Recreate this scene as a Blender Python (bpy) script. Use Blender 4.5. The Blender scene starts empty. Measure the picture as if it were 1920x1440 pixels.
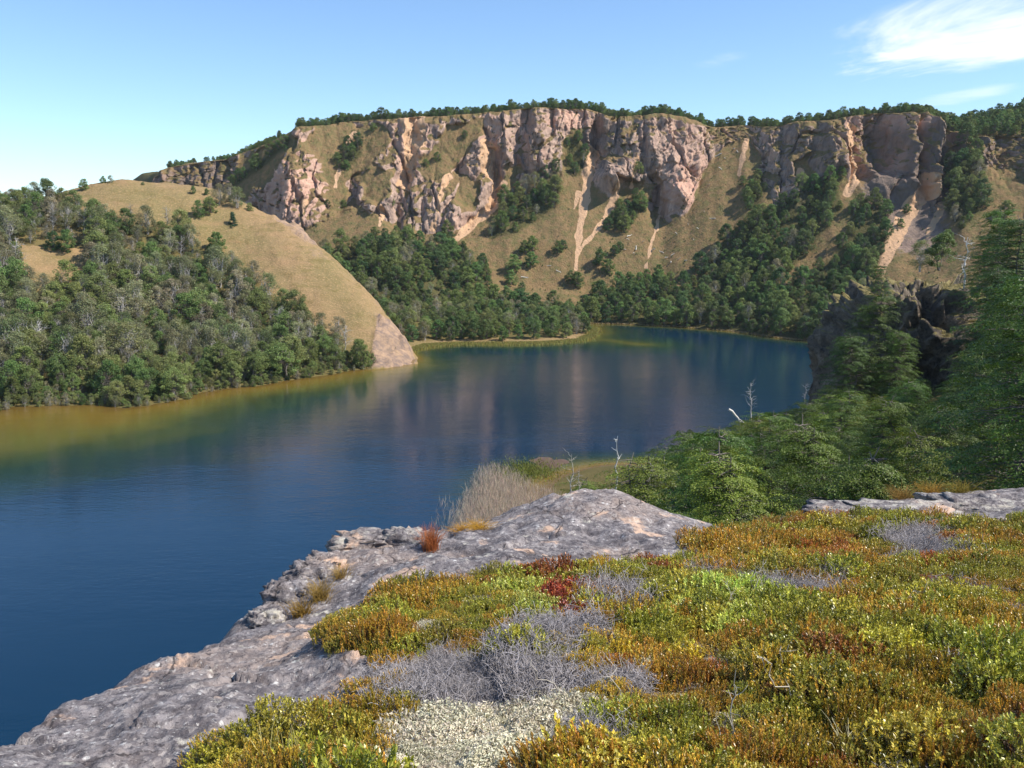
import bpy, math, random
import numpy as np
from mathutils import Vector

rng = np.random.default_rng(7)
random.seed(7)
SC = bpy.context.scene
COL = SC.collection

# ------------------------------------------------------------------ camera
CAMZ = 36.0                      # metres above the lake
FPX = 1663.0                     # focal length in pixels of a 1920 px wide picture
PITCH = math.atan(290 / FPX)
cam_d = bpy.data.cameras.new('camera')
cam_d.sensor_width = 36.0
cam_d.lens = 36.0 * FPX / 1920.0
cam_d.clip_start = 0.1
cam_d.clip_end = 20000
cam = bpy.data.objects.new('camera', cam_d)
COL.objects.link(cam)
cam.location = (0, 0, CAMZ)
cam.rotation_euler = (math.pi / 2 - PITCH, 0, 0)
SC.camera = cam

# ------------------------------------------------------------------ light
SUN_EL = math.radians(48)
SUN_AZ = math.radians(-13)        # measured from +X (picture right) towards +Y (away from camera)
sun_vec = Vector((math.cos(SUN_EL) * math.cos(SUN_AZ), math.cos(SUN_EL) * math.sin(SUN_AZ), math.sin(SUN_EL)))
sd = bpy.data.lights.new('sun', 'SUN')
sd.energy = 5.0
sd.angle = math.radians(0.53)
sd.color = (1.0, 0.955, 0.88)
so = bpy.data.objects.new('sun', sd)
COL.objects.link(so)
so.rotation_euler = sun_vec.to_track_quat('Z', 'Y').to_euler()

world = bpy.data.worlds.new('World')
SC.world = world
world.use_nodes = True
WN = world.node_tree.nodes
WL = world.node_tree.links
WN.clear()


def N(nodes, typ, **kw):
    n = nodes.new(typ)
    for k, v in kw.items():
        setattr(n, k, v)
    return n


sky = N(WN, 'ShaderNodeTexSky', sky_type='NISHITA', sun_disc=False)
sky.sun_elevation = SUN_EL
sky.sun_rotation = math.pi / 2 - SUN_AZ
sky.altitude = 900
sky.air_density = 1.0
sky.dust_density = 0.05
sky.ozone_density = 1.6
bg = N(WN, 'ShaderNodeBackground')
bg.inputs['Strength'].default_value = 0.13
wo = N(WN, 'ShaderNodeOutputWorld')
# high thin cloud on a layer far overhead: view direction projected onto that layer
tc = N(WN, 'ShaderNodeTexCoord')
sep = N(WN, 'ShaderNodeSeparateXYZ')
WL.new(tc.outputs['Generated'], sep.inputs[0])


def wmath(op, a, b=None, c=None, clamp=False):
    n = N(WN, 'ShaderNodeMath', operation=op, use_clamp=clamp)
    for i, v in enumerate((a, b, c)):
        if v is None:
            continue
        if isinstance(v, (int, float)):
            n.inputs[i].default_value = v
        else:
            WL.new(v, n.inputs[i])
    return n.outputs[0]


zc = wmath('MAXIMUM', sep.outputs['Z'], 0.03)
lx = wmath('DIVIDE', sep.outputs['X'], zc)
ly = wmath('DIVIDE', sep.outputs['Y'], zc)
cmb = N(WN, 'ShaderNodeCombineXYZ')
WL.new(lx, cmb.inputs[0]); WL.new(ly, cmb.inputs[1])


def wnoise(scale, detail, loc, stretch=(1, 1, 1), dist=0.0, rough=0.6):
    mp = N(WN, 'ShaderNodeMapping')
    mp.inputs['Location'].default_value = loc
    mp.inputs['Scale'].default_value = stretch
    mp.inputs['Rotation'].default_value = (0, 0, 0.35)
    WL.new(cmb.outputs[0], mp.inputs[0])
    n = N(WN, 'ShaderNodeTexNoise')
    n.inputs['Scale'].default_value = scale
    n.inputs['Detail'].default_value = detail
    n.inputs['Roughness'].default_value = rough
    n.inputs['Distortion'].default_value = dist
    WL.new(mp.outputs[0], n.inputs['Vector'])
    return n.outputs['Fac']


def wblob(cx, cy, rx, ry):
    a = wmath('DIVIDE', wmath('SUBTRACT', lx, cx), rx)
    b = wmath('DIVIDE', wmath('SUBTRACT', ly, cy), ry)
    r = wmath('ADD', wmath('MULTIPLY', a, a), wmath('MULTIPLY', b, b))
    return wmath('SUBTRACT', 1.0, r)


def layer_xy(px, py):
    xc = (px - 960) / FPX
    yc = -(py - 720) / FPX
    d = Vector((xc, math.cos(PITCH) + yc * math.sin(PITCH), -math.sin(PITCH) + yc * math.cos(PITCH))).normalized()
    return d.x / d.z, d.y / d.z


wisp = wnoise(0.95, 9, (3.1, 7.7, 0), (1.0, 0.45, 1), 0.6, 0.62)
c1 = layer_xy(1880, 62)
blob1 = wblob(c1[0], c1[1], 0.95, 1.35)
c2 = layer_xy(1360, 112)
blob2 = wblob(c2[0], c2[1], 0.26, 0.55)
c3 = layer_xy(1790, 185)
blob3 = wblob(c3[0], c3[1], 0.42, 0.8)


def cover(blob, k, off, gain):
    s = wmath('ADD', wmath('MULTIPLY', wmath('SUBTRACT', wisp, 0.5), k), wmath('ADD', blob, off))
    mr = N(WN, 'ShaderNodeMapRange', interpolation_type='SMOOTHSTEP')
    mr.inputs['From Min'].default_value = 0.0
    mr.inputs['From Max'].default_value = 1.1
    WL.new(s, mr.inputs['Value'])
    return wmath('MULTIPLY', mr.outputs[0], gain)


cov = wmath('MAXIMUM', cover(blob1, 4.2, -0.12, 0.9), wmath('MAXIMUM', cover(blob2, 3.4, -0.3, 0.4), cover(blob3, 3.0, -0.25, 0.5)))
mixc = N(WN, 'ShaderNodeMix', data_type='RGBA')
WL.new(cov, mixc.inputs['Factor'])
tint = N(WN, 'ShaderNodeMix', data_type='RGBA', blend_type='MULTIPLY')
tint.inputs['Factor'].default_value = 1.0
tint.inputs['B'].default_value = (0.86, 0.985, 1.10, 1)
WL.new(sky.outputs[0], tint.inputs['A'])
WL.new(tint.outputs['Result'], mixc.inputs['A'])
mixc.inputs['B'].default_value = (7.0, 7.2, 7.4, 1)
WL.new(mixc.outputs['Result'], bg.inputs['Color'])
WL.new(bg.outputs[0], wo.inputs[0])

SC.view_settings.view_transform = 'Standard'
SC.view_settings.look = 'None'
SC.view_settings.exposure = 0.5
SC.view_settings.gamma = 1.0
SC.render.engine = 'CYCLES'
SC.cycles.use_denoising = True
SC.cycles.max_bounces = 6
SC.cycles.diffuse_bounces = 3
SC.cycles.glossy_bounces = 3
SC.cycles.transmission_bounces = 3
SC.cycles.transparent_max_bounces = 6
SC.cycles.caustics_reflective = False
SC.cycles.caustics_refractive = False

# ------------------------------------------------------------------ maths helpers


def ray(px, py):
    px = np.asarray(px, float); py = np.asarray(py, float)
    xc = (px - 960) / FPX
    yc = -(py - 720) / FPX
    return np.stack([xc, math.cos(PITCH) + yc * math.sin(PITCH), -math.sin(PITCH) + yc * math.cos(PITCH)], -1)


def P(px, py, D):
    """the point seen at picture position px,py at forward distance D"""
    d = ray(px, py)
    t = np.asarray(D, float) / d[..., 1]
    return d * t[..., None] + np.array([0, 0, CAMZ])


def L(px, py):
    """the point of the lake surface seen at px,py"""
    d = ray(px, py)
    t = -CAMZ / d[..., 2]
    return d * t[..., None] + np.array([0, 0, CAMZ])


def pix(x, y, z):
    c, s = math.cos(PITCH), math.sin(PITCH)
    zz = np.asarray(z, float) - CAMZ
    fw = y * c - zz * s
    up = y * s + zz * c
    return 960 + FPX * x / fw, 720 - FPX * up / fw


_perm = rng.permutation(256)
_perm = np.concatenate([_perm, _perm, _perm])
_g3 = rng.normal(size=(256, 3)); _g3 /= np.linalg.norm(_g3, axis=1)[:, None]


def perlin(x, y, z):
    x, y, z = np.broadcast_arrays(np.asarray(x, float), np.asarray(y, float), np.asarray(z, float))
    xi = np.floor(x).astype(int); yi = np.floor(y).astype(int); zi = np.floor(z).astype(int)
    xf = x - xi; yf = y - yi; zf = z - zi
    u = xf ** 3 * (xf * (xf * 6 - 15) + 10); v = yf ** 3 * (yf * (yf * 6 - 15) + 10); w = zf ** 3 * (zf * (zf * 6 - 15) + 10)
    out = 0
    for dx in (0, 1):
        for dy in (0, 1):
            for dz in (0, 1):
                h = _perm[_perm[_perm[(xi + dx) & 255] + ((yi + dy) & 255)] + ((zi + dz) & 255)]
                g = _g3[h]
                d = g[..., 0] * (xf - dx) + g[..., 1] * (yf - dy) + g[..., 2] * (zf - dz)
                out = out + d * (u if dx else 1 - u) * (v if dy else 1 - v) * (w if dz else 1 - w)
    return out * 1.6


def fbm(x, y, z, oct=4, gain=0.5, ridged=False):
    a, f, s = 1.0, 1.0, 0
    for i in range(oct):
        n = perlin(x * f + 13.7 * i, y * f - 5.1 * i, z * f + 3.3 * i)
        if ridged:
            n = 1 - 2 * np.abs(n)
        s = s + a * n
        a *= gain; f *= 2.03
    return s


_jit = rng.random((4096, 3)); _tilt = rng.normal(size=(4096, 3)); _off = rng.uniform(-1, 1, 4096)


def facets(x, y, z):
    """angular blocks: every cell its own offset and tilt"""
    x, y, z = np.broadcast_arrays(np.asarray(x, float), np.asarray(y, float), np.asarray(z, float))
    xi = np.floor(x).astype(int); yi = np.floor(y).astype(int); zi = np.floor(z).astype(int)
    best = np.full(x.shape, 1e9); sec = np.full(x.shape, 1e9); val = np.zeros(x.shape)
    for dx in (-1, 0, 1):
        for dy in (-1, 0, 1):
            for dz in (-1, 0, 1):
                cx = xi + dx; cy = yi + dy; cz = zi + dz
                h = (cx * 73856093 ^ cy * 19349663 ^ cz * 83492791) & 4095
                ax = x - cx - _jit[h, 0]; ay = y - cy - _jit[h, 1]; az = z - cz - _jit[h, 2]
                d = ax * ax + ay * ay + az * az
                v = _off[h] + _tilt[h, 0] * ax + _tilt[h, 1] * ay + _tilt[h, 2] * az
                m = d < best
                sec = np.where(m, best, np.minimum(sec, d)); val = np.where(m, v, val); best = np.where(m, d, best)
    return val, np.sqrt(sec) - np.sqrt(best)


def tps(pts, smooth=1e-6):
    """thin-plate height function through (x,y,z) points"""
    pts = np.asarray(pts, float)
    xy, z = pts[:, :2], pts[:, 2]
    sc = np.abs(xy).max()
    q = xy / sc

    def k(r2):
        return np.where(r2 > 0, r2 * np.log(np.maximum(r2, 1e-18)), 0)
    n = len(q)
    A = np.zeros((n + 3, n + 3))
    A[:n, :n] = k(((q[:, None] - q[None]) ** 2).sum(-1)) + np.eye(n) * smooth
    A[:n, n] = 1; A[:n, n + 1:] = q
    A[n, :n] = 1; A[n + 1:, :n] = q.T
    w = np.linalg.solve(A, np.concatenate([z, [0, 0, 0]]))

    def f(x, y):
        x = np.asarray(x, float); y = np.asarray(y, float)
        sh = x.shape
        X = np.stack([x.ravel(), y.ravel()], -1) / sc
        out = np.empty(len(X))
        for i in range(0, len(X), 40000):
            b = X[i:i + 40000]
            out[i:i + 40000] = k(((b[:, None] - q[None]) ** 2).sum(-1)) @ w[:n] + w[n] + b @ w[n + 1:]
        return out.reshape(sh)
    return f


def in_poly(x, y, poly):
    x = np.asarray(x, float); y = np.asarray(y, float)
    ins = np.zeros(x.shape, bool)
    n = len(poly)
    j = n - 1
    for i in range(n):
        xi, yi = poly[i]; xj, yj = poly[j]
        if yi != yj:
            ins ^= ((yi > y) != (yj > y)) & (x < (xj - xi) * (y - yi) / (yj - yi) + xi)
        j = i
    return ins


def line_dist(x, y, line):
    """distance to a polyline and position along it (0..1)"""
    x = np.asarray(x, float); y = np.asarray(y, float)
    best = np.full(x.shape, 1e9); along = np.zeros(x.shape)
    n = len(line) - 1
    for i in range(n):
        ax, ay = line[i][:2]; bx, by = line[i + 1][:2]
        l2 = (bx - ax) ** 2 + (by - ay) ** 2 + 1e-12
        t = np.clip(((x - ax) * (bx - ax) + (y - ay) * (by - ay)) / l2, 0, 1)
        d = np.hypot(x - ax - t * (bx - ax), y - ay - t * (by - ay))
        m = d < best
        best = np.where(m, d, best); along = np.where(m, (i + t) / n, along)
    return best, along


def sstep(a, b, x):
    t = np.clip((np.asarray(x, float) - a) / (b - a), 0, 1)
    return t * t * (3 - 2 * t)


def lin(r, g, b):
    f = lambda c: ((c / 255 + 0.055) / 1.055) ** 2.4 if c > 10 else c / 255 / 12.92
    return (f(r), f(g), f(b))


# ------------------------------------------------------------------ mesh helpers

def mesh_np(name, V, F, cols=None, attrs=None, mat=None, smooth=False):
    """mesh from vertex array and quad/tri index array; cols: per-vertex rgb"""
    me = bpy.data.meshes.new(name)
    V = np.asarray(V, np.float32); F = np.asarray(F, np.int32)
    k = F.shape[1]
    me.vertices.add(len(V)); me.vertices.foreach_set('co', V.ravel())
    me.loops.add(F.size); me.loops.foreach_set('vertex_index', F.ravel())
    me.polygons.add(len(F))
    me.polygons.foreach_set('loop_start', np.arange(0, F.size, k, dtype=np.int32))
    if smooth:
        me.polygons.foreach_set('use_smooth', np.ones(len(F), bool))
    me.update(calc_edges=True)
    if cols is not None:
        a = me.attributes.new('col', 'FLOAT_COLOR', 'POINT')
        c = np.ones((len(V), 4), np.float32); c[:, :3] = cols
        a.data.foreach_set('color', c.ravel())
    for nm, v in (attrs or {}).items():
        a = me.attributes.new(nm, 'FLOAT', 'POINT')
        a.data.foreach_set('value', np.asarray(v, np.float32).ravel())
    if mat:
        me.materials.append(mat)
    return me


def grid_mesh(name, V, attrs=None, mat=None, cols=None):
    """V: (rows, cols, 3)"""
    r, c = V.shape[:2]
    i = np.arange(r * c).reshape(r, c)
    F = np.stack([i[:-1, :-1], i[:-1, 1:], i[1:, 1:], i[1:, :-1]], -1).reshape(-1, 4)
    at = {k: np.asarray(v).ravel() for k, v in (attrs or {}).items()}
    return mesh_np(name, V.reshape(-1, 3), F, cols=cols, attrs=at, mat=mat, smooth=True)


def obj(name, me, parent=None, loc=None, rot=None, scale=None):
    o = bpy.data.objects.new(name, me)
    COL.objects.link(o)
    if parent:
        o.parent = parent
    if loc is not None:
        o.location = loc
    if rot is not None:
        o.rotation_euler = rot
    if scale is not None:
        o.scale = scale if hasattr(scale, '__len__') else (scale,) * 3
    return o


def tag(o, label=None, cat=None, group=None, kind=None):
    if label:
        o['label'] = label
    if cat:
        o['category'] = cat
    if group:
        o['group'] = group
    if kind:
        o['kind'] = kind
    return o


class MB:
    """collects tubes and leaves into one mesh with per-vertex colour"""

    def __init__(self):
        self.V = []; self.F = []; self.C = []; self.n = 0

    def add(self, V, F, C):
        self.V.append(np.asarray(V, np.float32)); self.F.append(np.asarray(F, np.int32) + self.n)
        C = np.asarray(C, np.float32)
        if C.ndim == 1:
            C = np.repeat(C[None], len(V), 0)
        self.C.append(C); self.n += len(V)

    def tube(self, pts, rad, col, sides=5):
        pts = np.asarray(pts, float); m = len(pts)
        rad = np.broadcast_to(np.asarray(rad, float), (m,))
        tg = np.gradient(pts, axis=0); tg /= np.linalg.norm(tg, axis=1)[:, None] + 1e-9
        ref = np.array([0.31, 0.95, 0.05])
        a = np.cross(tg, ref); a /= np.linalg.norm(a, axis=1)[:, None] + 1e-9
        b = np.cross(tg, a)
        th = np.linspace(0, 2 * np.pi, sides, endpoint=False)
        V = pts[:, None] + rad[:, None, None] * (np.cos(th)[None, :, None] * a[:, None] + np.sin(th)[None, :, None] * b[:, None])
        i = np.arange(m * sides).reshape(m, sides)
        j = np.roll(i, -1, axis=1)
        F = np.stack([i[:-1], j[:-1], j[1:], i[1:]], -1).reshape(-1, 4)
        self.add(V.reshape(-1, 3), F, col)

    def leaves(self, Cn, Nn, a, b, col, tdir=None, fold=0.0):
        """rhombic leaves at Cn with normals Nn, half length a, half width b"""
        n = len(Cn)
        Nn = Nn / (np.linalg.norm(Nn, axis=1)[:, None] + 1e-9)
        r = rng.normal(size=(n, 3)) if tdir is None else tdir + rng.normal(size=(n, 3)) * 0.05
        T = r - (r * Nn).sum(1)[:, None] * Nn
        T /= np.linalg.norm(T, axis=1)[:, None] + 1e-9
        B = np.cross(Nn, T)
        a = np.broadcast_to(a, (n,))[:, None]; b = np.broadcast_to(b, (n,))[:, None]
        V = np.stack([Cn + T * a, Cn + B * b + Nn * b * fold, Cn - T * a, Cn - B * b + Nn * b * fold], 1).reshape(-1, 3)
        F = np.arange(4 * n).reshape(n, 4)
        col = np.asarray(col, np.float32)
        if col.ndim == 1:
            col = np.repeat(col[None], n, 0)
        self.add(V, F, np.repeat(col, 4, axis=0))

    def mesh(self, name, mat, smooth=False):
        return mesh_np(name, np.concatenate(self.V), np.concatenate(self.F), np.concatenate(self.C), mat=mat, smooth=smooth)


# ------------------------------------------------------------------ materials

def new_mat(name):
    m = bpy.data.materials.new(name)
    m.use_nodes = True
    nt = m.node_tree
    nt.nodes.clear()
    out = nt.nodes.new('ShaderNodeOutputMaterial')
    return m, nt, nt.nodes, nt.links, out


class NB:
    """tiny node builder"""

    def __init__(self, nt):
        self.nt = nt; self.n = nt.nodes; self.l = nt.links

    def _set(self, sock, v):
        if v is None:
            return
        if hasattr(v, 'is_output'):
            self.l.new(v, sock)
        elif isinstance(v, (tuple, list)) and len(v) == 3 and sock.type == 'RGBA':
            sock.default_value = (*v, 1)
        else:
            sock.default_value = v

    def math(self, op, a, b=None, clamp=False):
        n = self.n.new('ShaderNodeMath'); n.operation = op; n.use_clamp = clamp
        self._set(n.inputs[0], a); self._set(n.inputs[1], b)
        return n.outputs[0]

    def coord(self, scale=(1, 1, 1)):
        t = self.n.new('ShaderNodeNewGeometry')
        m = self.n.new('ShaderNodeMapping')
        m.inputs['Scale'].default_value = scale
        self.l.new(t.outputs['Position'], m.inputs[0])
        return m.outputs[0]

    def noise(self, vec, scale, detail=4, rough=0.55, dist=0.0):
        n = self.n.new('ShaderNodeTexNoise')
        self._set(n.inputs['Vector'], vec)
        n.inputs['Scale'].default_value = scale; n.inputs['Detail'].default_value = detail
        n.inputs['Roughness'].default_value = rough; n.inputs['Distortion'].default_value = dist
        return n.outputs['Fac']

    def voronoi(self, vec, scale, feature='F1', out='Distance', rand=1.0):
        n = self.n.new('ShaderNodeTexVoronoi'); n.feature = feature
        self._set(n.inputs['Vector'], vec)
        n.inputs['Scale'].default_value = scale; n.inputs['Randomness'].default_value = rand
        return n.outputs[out]

    def ramp(self, v, a, b, c=0.0, d=1.0, smooth=True):
        n = self.n.new('ShaderNodeMapRange')
        n.interpolation_type = 'SMOOTHSTEP' if smooth else 'LINEAR'
        self._set(n.inputs['Value'], v)
        n.inputs['From Min'].default_value = a; n.inputs['From Max'].default_value = b
        n.inputs['To Min'].default_value = c; n.inputs['To Max'].default_value = d
        return n.outputs[0]

    def mix(self, f, a, b, blend='MIX'):
        n = self.n.new('ShaderNodeMix'); n.data_type = 'RGBA'; n.blend_type = blend
        self._set(n.inputs['Factor'], f); self._set(n.inputs['A'], a); self._set(n.inputs['B'], b)
        return n.outputs['Result']

    def attr(self, name, out='Fac'):
        n = self.n.new('ShaderNodeAttribute'); n.attribute_name = name
        return n.outputs[out]

    def bump(self, h, strength, dist, normal=None):
        n = self.n.new('ShaderNodeBump')
        n.inputs['Strength'].default_value = strength; n.inputs['Distance'].default_value = dist
        self._set(n.inputs['Height'], h)
        if normal is not None:
            self._set(n.inputs['Normal'], normal)
        return n.outputs[0]

    def bsdf(self, col, rough=0.9, normal=None, spec=0.3):
        n = self.n.new('ShaderNodeBsdfPrincipled')
        self._set(n.inputs['Base Color'], col); self._set(n.inputs['Roughness'], rough)
        n.inputs['Specular IOR Level'].default_value = spec
        if normal is not None:
            self._set(n.inputs['Normal'], normal)
        return n.outputs[0]


def leaf_material(name, rough=0.6, spec=0.35, trans=0.25, hue=0.03, val=0.26):
    m, nt, n, l, out = new_mat(name)
    b = NB(nt)
    oi = n.new('ShaderNodeObjectInfo')
    hs = n.new('ShaderNodeHueSaturation')
    l.new(b.attr('col', 'Color'), hs.inputs['Color'])
    l.new(b.ramp(oi.outputs['Random'], 0, 1, 0.5 - hue, 0.5 + hue, False), hs.inputs['Hue'])
    r2 = b.math('FRACT', b.math('MULTIPLY', oi.outputs['Random'], 7.31))
    l.new(b.ramp(r2, 0, 1, 1 - val, 1 + val, False), hs.inputs['Value'])
    p = b.bsdf(hs.outputs[0], rough, spec=spec)
    t = n.new('ShaderNodeBsdfTranslucent')
    l.new(hs.outputs[0], t.inputs['Color'])
    mx = n.new('ShaderNodeMixShader'); mx.inputs[0].default_value = trans
    l.new(p, mx.inputs[1]); l.new(t.outputs[0], mx.inputs[2])
    l.new(mx.outputs[0], out.inputs[0])
    return m


def bark_material(name):
    m, nt, n, l, out = new_mat(name)
    b = NB(nt)
    nz = b.noise(b.coord((1, 1, 0.3)), 14, 3)
    c = b.mix(1.0, b.attr('col', 'Color'), b.mix(nz, (0.55, 0.55, 0.55), (1.35, 1.35, 1.35)), 'MULTIPLY')
    l.new(b.bsdf(c, 0.85, spec=0.2), out.inputs[0])
    return m


LEAF = leaf_material('tree_leaves', 0.6, 0.3, 0.33)
LEAF_NEAR = leaf_material('near_tree_leaves', 0.5, 0.35, 0.24, 0.02, 0.2)
HEATH = leaf_material('heath_leaves', 0.36, 0.5, 0.12, 0.015, 0.22)
TWIG = bark_material('bark')


def hill_material():
    m, nt, n, l, out = new_mat('dry_grass_hill')
    b = NB(nt)
    v = b.coord()
    n1 = b.noise(v, 0.035, 5); n2 = b.noise(v, 0.35, 6, 0.65); n3 = b.noise(b.coord((1, 1, 2.5)), 1.6, 4, 0.7)
    g = b.mix(b.ramp(n1, 0.35, 0.65), lin(148, 122, 88), lin(126, 112, 74))
    g = b.mix(b.ramp(n2, 0.48, 0.78), g, lin(112, 96, 58))
    g = b.mix(b.ramp(n3, 0.5, 0.72), g, lin(176, 142, 104))
    n5 = b.noise(b.coord((0.5, 0.5, 3.0)), 0.22, 5, 0.7, 0.6)
    g = b.mix(b.ramp(n5, 0.52, 0.70, 0, 0.75), g, lin(116, 104, 62))
    g = b.mix(b.ramp(b.noise(b.coord((0.6, 0.6, 2.0)), 0.09, 5, 0.7), 0.52, 0.72, 0, 0.7), g, lin(158, 126, 92))
    rock = b.mix(b.ramp(b.noise(v, 0.5, 6, 0.65), 0.35, 0.65), lin(172, 142, 116), lin(126, 108, 98))
    rm = b.ramp(b.math('ADD', b.attr('rock'), b.math('MULTIPLY', b.math('SUBTRACT', b.noise(v, 0.16, 7, 0.72), 0.5), 1.8)), 0.3, 0.8, 0, 0.9)
    c = b.mix(rm, g, rock)
    soil = b.mix(n2, lin(84, 74, 44), lin(112, 104, 60))
    c = b.mix(b.attr('wood'), c, soil)
    h = b.math('ADD', b.math('MULTIPLY', n3, 0.6), n2)
    l.new(b.bsdf(c, 0.95, b.bump(h, 0.8, 0.6), 0.1), out.inputs[0])
    return m


def cliff_material():
    m, nt, n, l, out = new_mat('cliff_rock_and_grass')
    b = NB(nt)
    v = b.coord(); vs = b.coord((1, 1, 0.35))
    n1 = b.noise(v, 0.03, 4); n2 = b.noise(vs, 0.16, 8, 0.68); n3 = b.noise(vs, 0.9, 5, 0.7); n4 = b.noise(v, 0.3, 6, 0.65)
    rock = b.mix(b.ramp(n2, 0.34, 0.66), lin(130, 112, 102), lin(188, 160, 140))
    rock = b.mix(b.ramp(n3, 0.52, 0.78), rock, lin(100, 90, 86))
    stn = b.noise(b.coord((1, 1, 0.08)), 0.5, 5, 0.65)
    rock = b.mix(b.ramp(stn, 0.50, 0.68, 0, 0.65), rock, lin(84, 76, 74))
    rock = b.mix(b.ramp(b.noise(vs, 2.4, 4, 0.75), 0.56, 0.72, 0, 0.6), rock, lin(76, 70, 70))
    rock = b.mix(b.ramp(b.noise(b.coord((1, 1, 0.15)), 0.22, 5, 0.6), 0.56, 0.7, 0, 0.6), rock, lin(204, 172, 148))
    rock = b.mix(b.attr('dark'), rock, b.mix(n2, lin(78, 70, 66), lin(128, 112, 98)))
    pink = b.mix(b.ramp(n4, 0.35, 0.65), lin(212, 172, 146), lin(190, 148, 128))
    pk = b.math('ADD', b.attr('pink'), b.ramp(n1, 0.5, 0.7, 0, 0.45), True)
    rock = b.mix(b.math('MULTIPLY', pk, b.ramp(n4, 0.25, 0.6, 0.55, 1)), rock, pink)
    grass = b.mix(b.ramp(n4, 0.4, 0.65), lin(130, 106, 74), lin(106, 98, 62))
    grass = b.mix(b.ramp(b.noise(v, 1.1, 4, 0.7), 0.55, 0.75), grass, lin(142, 118, 84))
    gm = b.ramp(b.math('ADD', b.attr('grass'), b.math('MULTIPLY', b.math('SUBTRACT', b.noise(v, 0.14, 7, 0.72), 0.5), 1.7)), 0.38, 0.68)
    c = b.mix(gm, rock, grass)
    scree = b.mix(n3, lin(206, 164, 124), lin(182, 150, 122))
    sm = b.ramp(b.math('ADD', b.attr('scree'), b.math('MULTIPLY', b.math('SUBTRACT', n3, 0.5), 0.5)), 0.35, 0.6)
    c = b.mix(sm, c, scree)
    soil = b.mix(n4, lin(60, 62, 36), lin(92, 88, 52))
    c = b.mix(b.attr('wood'), c, soil)
    h = b.math('ADD', b.math('MULTIPLY', n3, 0.5), n2)
    l.new(b.bsdf(c, 0.95, b.bump(h, 0.9, 1.6), 0.1), out.inputs[0])
    return m


def ledge_material():
    m, nt, n, l, out = new_mat('lichened_ledge_rock')
    b = NB(nt)
    v = b.coord()
    n1 = b.noise(v, 1.1, 5, 0.6); n2 = b.noise(v, 6, 7, 0.7); n3 = b.noise(v, 26, 5, 0.7); n4 = b.noise(v, 2.2, 4, 0.55)
    c = b.mix(b.ramp(n2, 0.36, 0.64), lin(88, 82, 83), lin(146, 138, 136))
    c = b.mix(b.ramp(n1, 0.48, 0.64, 0, 0.6), c, lin(156, 138, 126))
    cell = n.new('ShaderNodeTexVoronoi'); cell.inputs['Scale'].default_value = 24
    wv = n.new('ShaderNodeVectorMath'); wv.operation = 'ADD'
    l.new(v, wv.inputs[0]); nzc = n.new('ShaderNodeTexNoise'); nzc.inputs['Scale'].default_value = 18; l.new(v, nzc.inputs['Vector'])
    sv = n.new('ShaderNodeVectorMath'); sv.operation = 'SCALE'; sv.inputs['Scale'].default_value = 0.06
    l.new(nzc.outputs['Color'], sv.inputs[0]); l.new(sv.outputs[0], wv.inputs[1]); l.new(wv.outputs[0], cell.inputs['Vector'])
    cs = n.new('ShaderNodeSeparateColor'); l.new(cell.outputs['Color'], cs.inputs[0])
    c = b.mix(b.ramp(cs.outputs[0], 0.62, 0.8, 0, 0.3), c, lin(76, 68, 70))
    c = b.mix(b.ramp(cs.outputs[1], 0.80, 0.92, 0, 0.35), c, lin(188, 178, 170))
    c = b.mix(b.ramp(n3, 0.53, 0.66, 0, 0.85), c, lin(62, 56, 58))
    vo = b.voronoi(v, 16)
    sp = b.math('MULTIPLY', b.ramp(vo, 0.30, 0.20), b.ramp(n2, 0.5, 0.62))
    c = b.mix(b.math('MULTIPLY', sp, 0.85), c, lin(206, 202, 196))
    pe = b.math('MULTIPLY', b.ramp(n4, 0.60, 0.66), b.ramp(n3, 0.3, 0.5))
    c = b.mix(b.math('MULTIPLY', pe, 0.8), c, lin(206, 172, 146))
    c = b.mix(b.ramp(b.noise(v, 4.2, 5, 0.7), 0.60, 0.68, 0, 0.7), c, lin(200, 194, 178))
    crk = b.voronoi(wv.outputs[0], 1.1, 'DISTANCE_TO_EDGE')
    ckm = b.math('MULTIPLY', b.ramp(crk, 0.014, 0.002), b.ramp(n1, 0.42, 0.55))
    c = b.mix(b.math('MULTIPLY', ckm, 0.85), c, lin(48, 42, 42))
    c = b.mix(b.ramp(b.noise(b.coord((1, 1.6, 1)), 11, 8, 0.75), 0.54, 0.64, 0, 0.7), c, lin(74, 68, 70))
    c = b.mix(b.ramp(b.noise(v, 38, 4, 0.7), 0.62, 0.70, 0, 0.8), c, lin(214, 208, 200))
    li = b.mix(n3, lin(206, 198, 176), lin(168, 160, 148))
    c = b.mix(b.ramp(b.math('ADD', b.attr('lichen'), b.math('MULTIPLY', b.math('SUBTRACT', n2, 0.5), 0.8)), 0.4, 0.6), c, li)
    soil = b.mix(n3, lin(70, 58, 46), lin(128, 114, 98))
    soil = b.mix(b.ramp(b.noise(v, 3.2, 5, 0.7), 0.44, 0.56), soil, b.mix(n3, lin(120, 108, 96), lin(182, 172, 156)))
    c = b.mix(b.ramp(b.math('ADD', b.attr('heath'), b.math('MULTIPLY', b.math('SUBTRACT', n2, 0.5), 0.8)), 0.4, 0.6), c, soil)
    h = b.math('ADD', b.math('MULTIPLY', n3, 0.5), n2)
    l.new(b.bsdf(c, 0.9, b.bump(h, 0.9, 0.035), 0.25), out.inputs[0])
    return m


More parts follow.
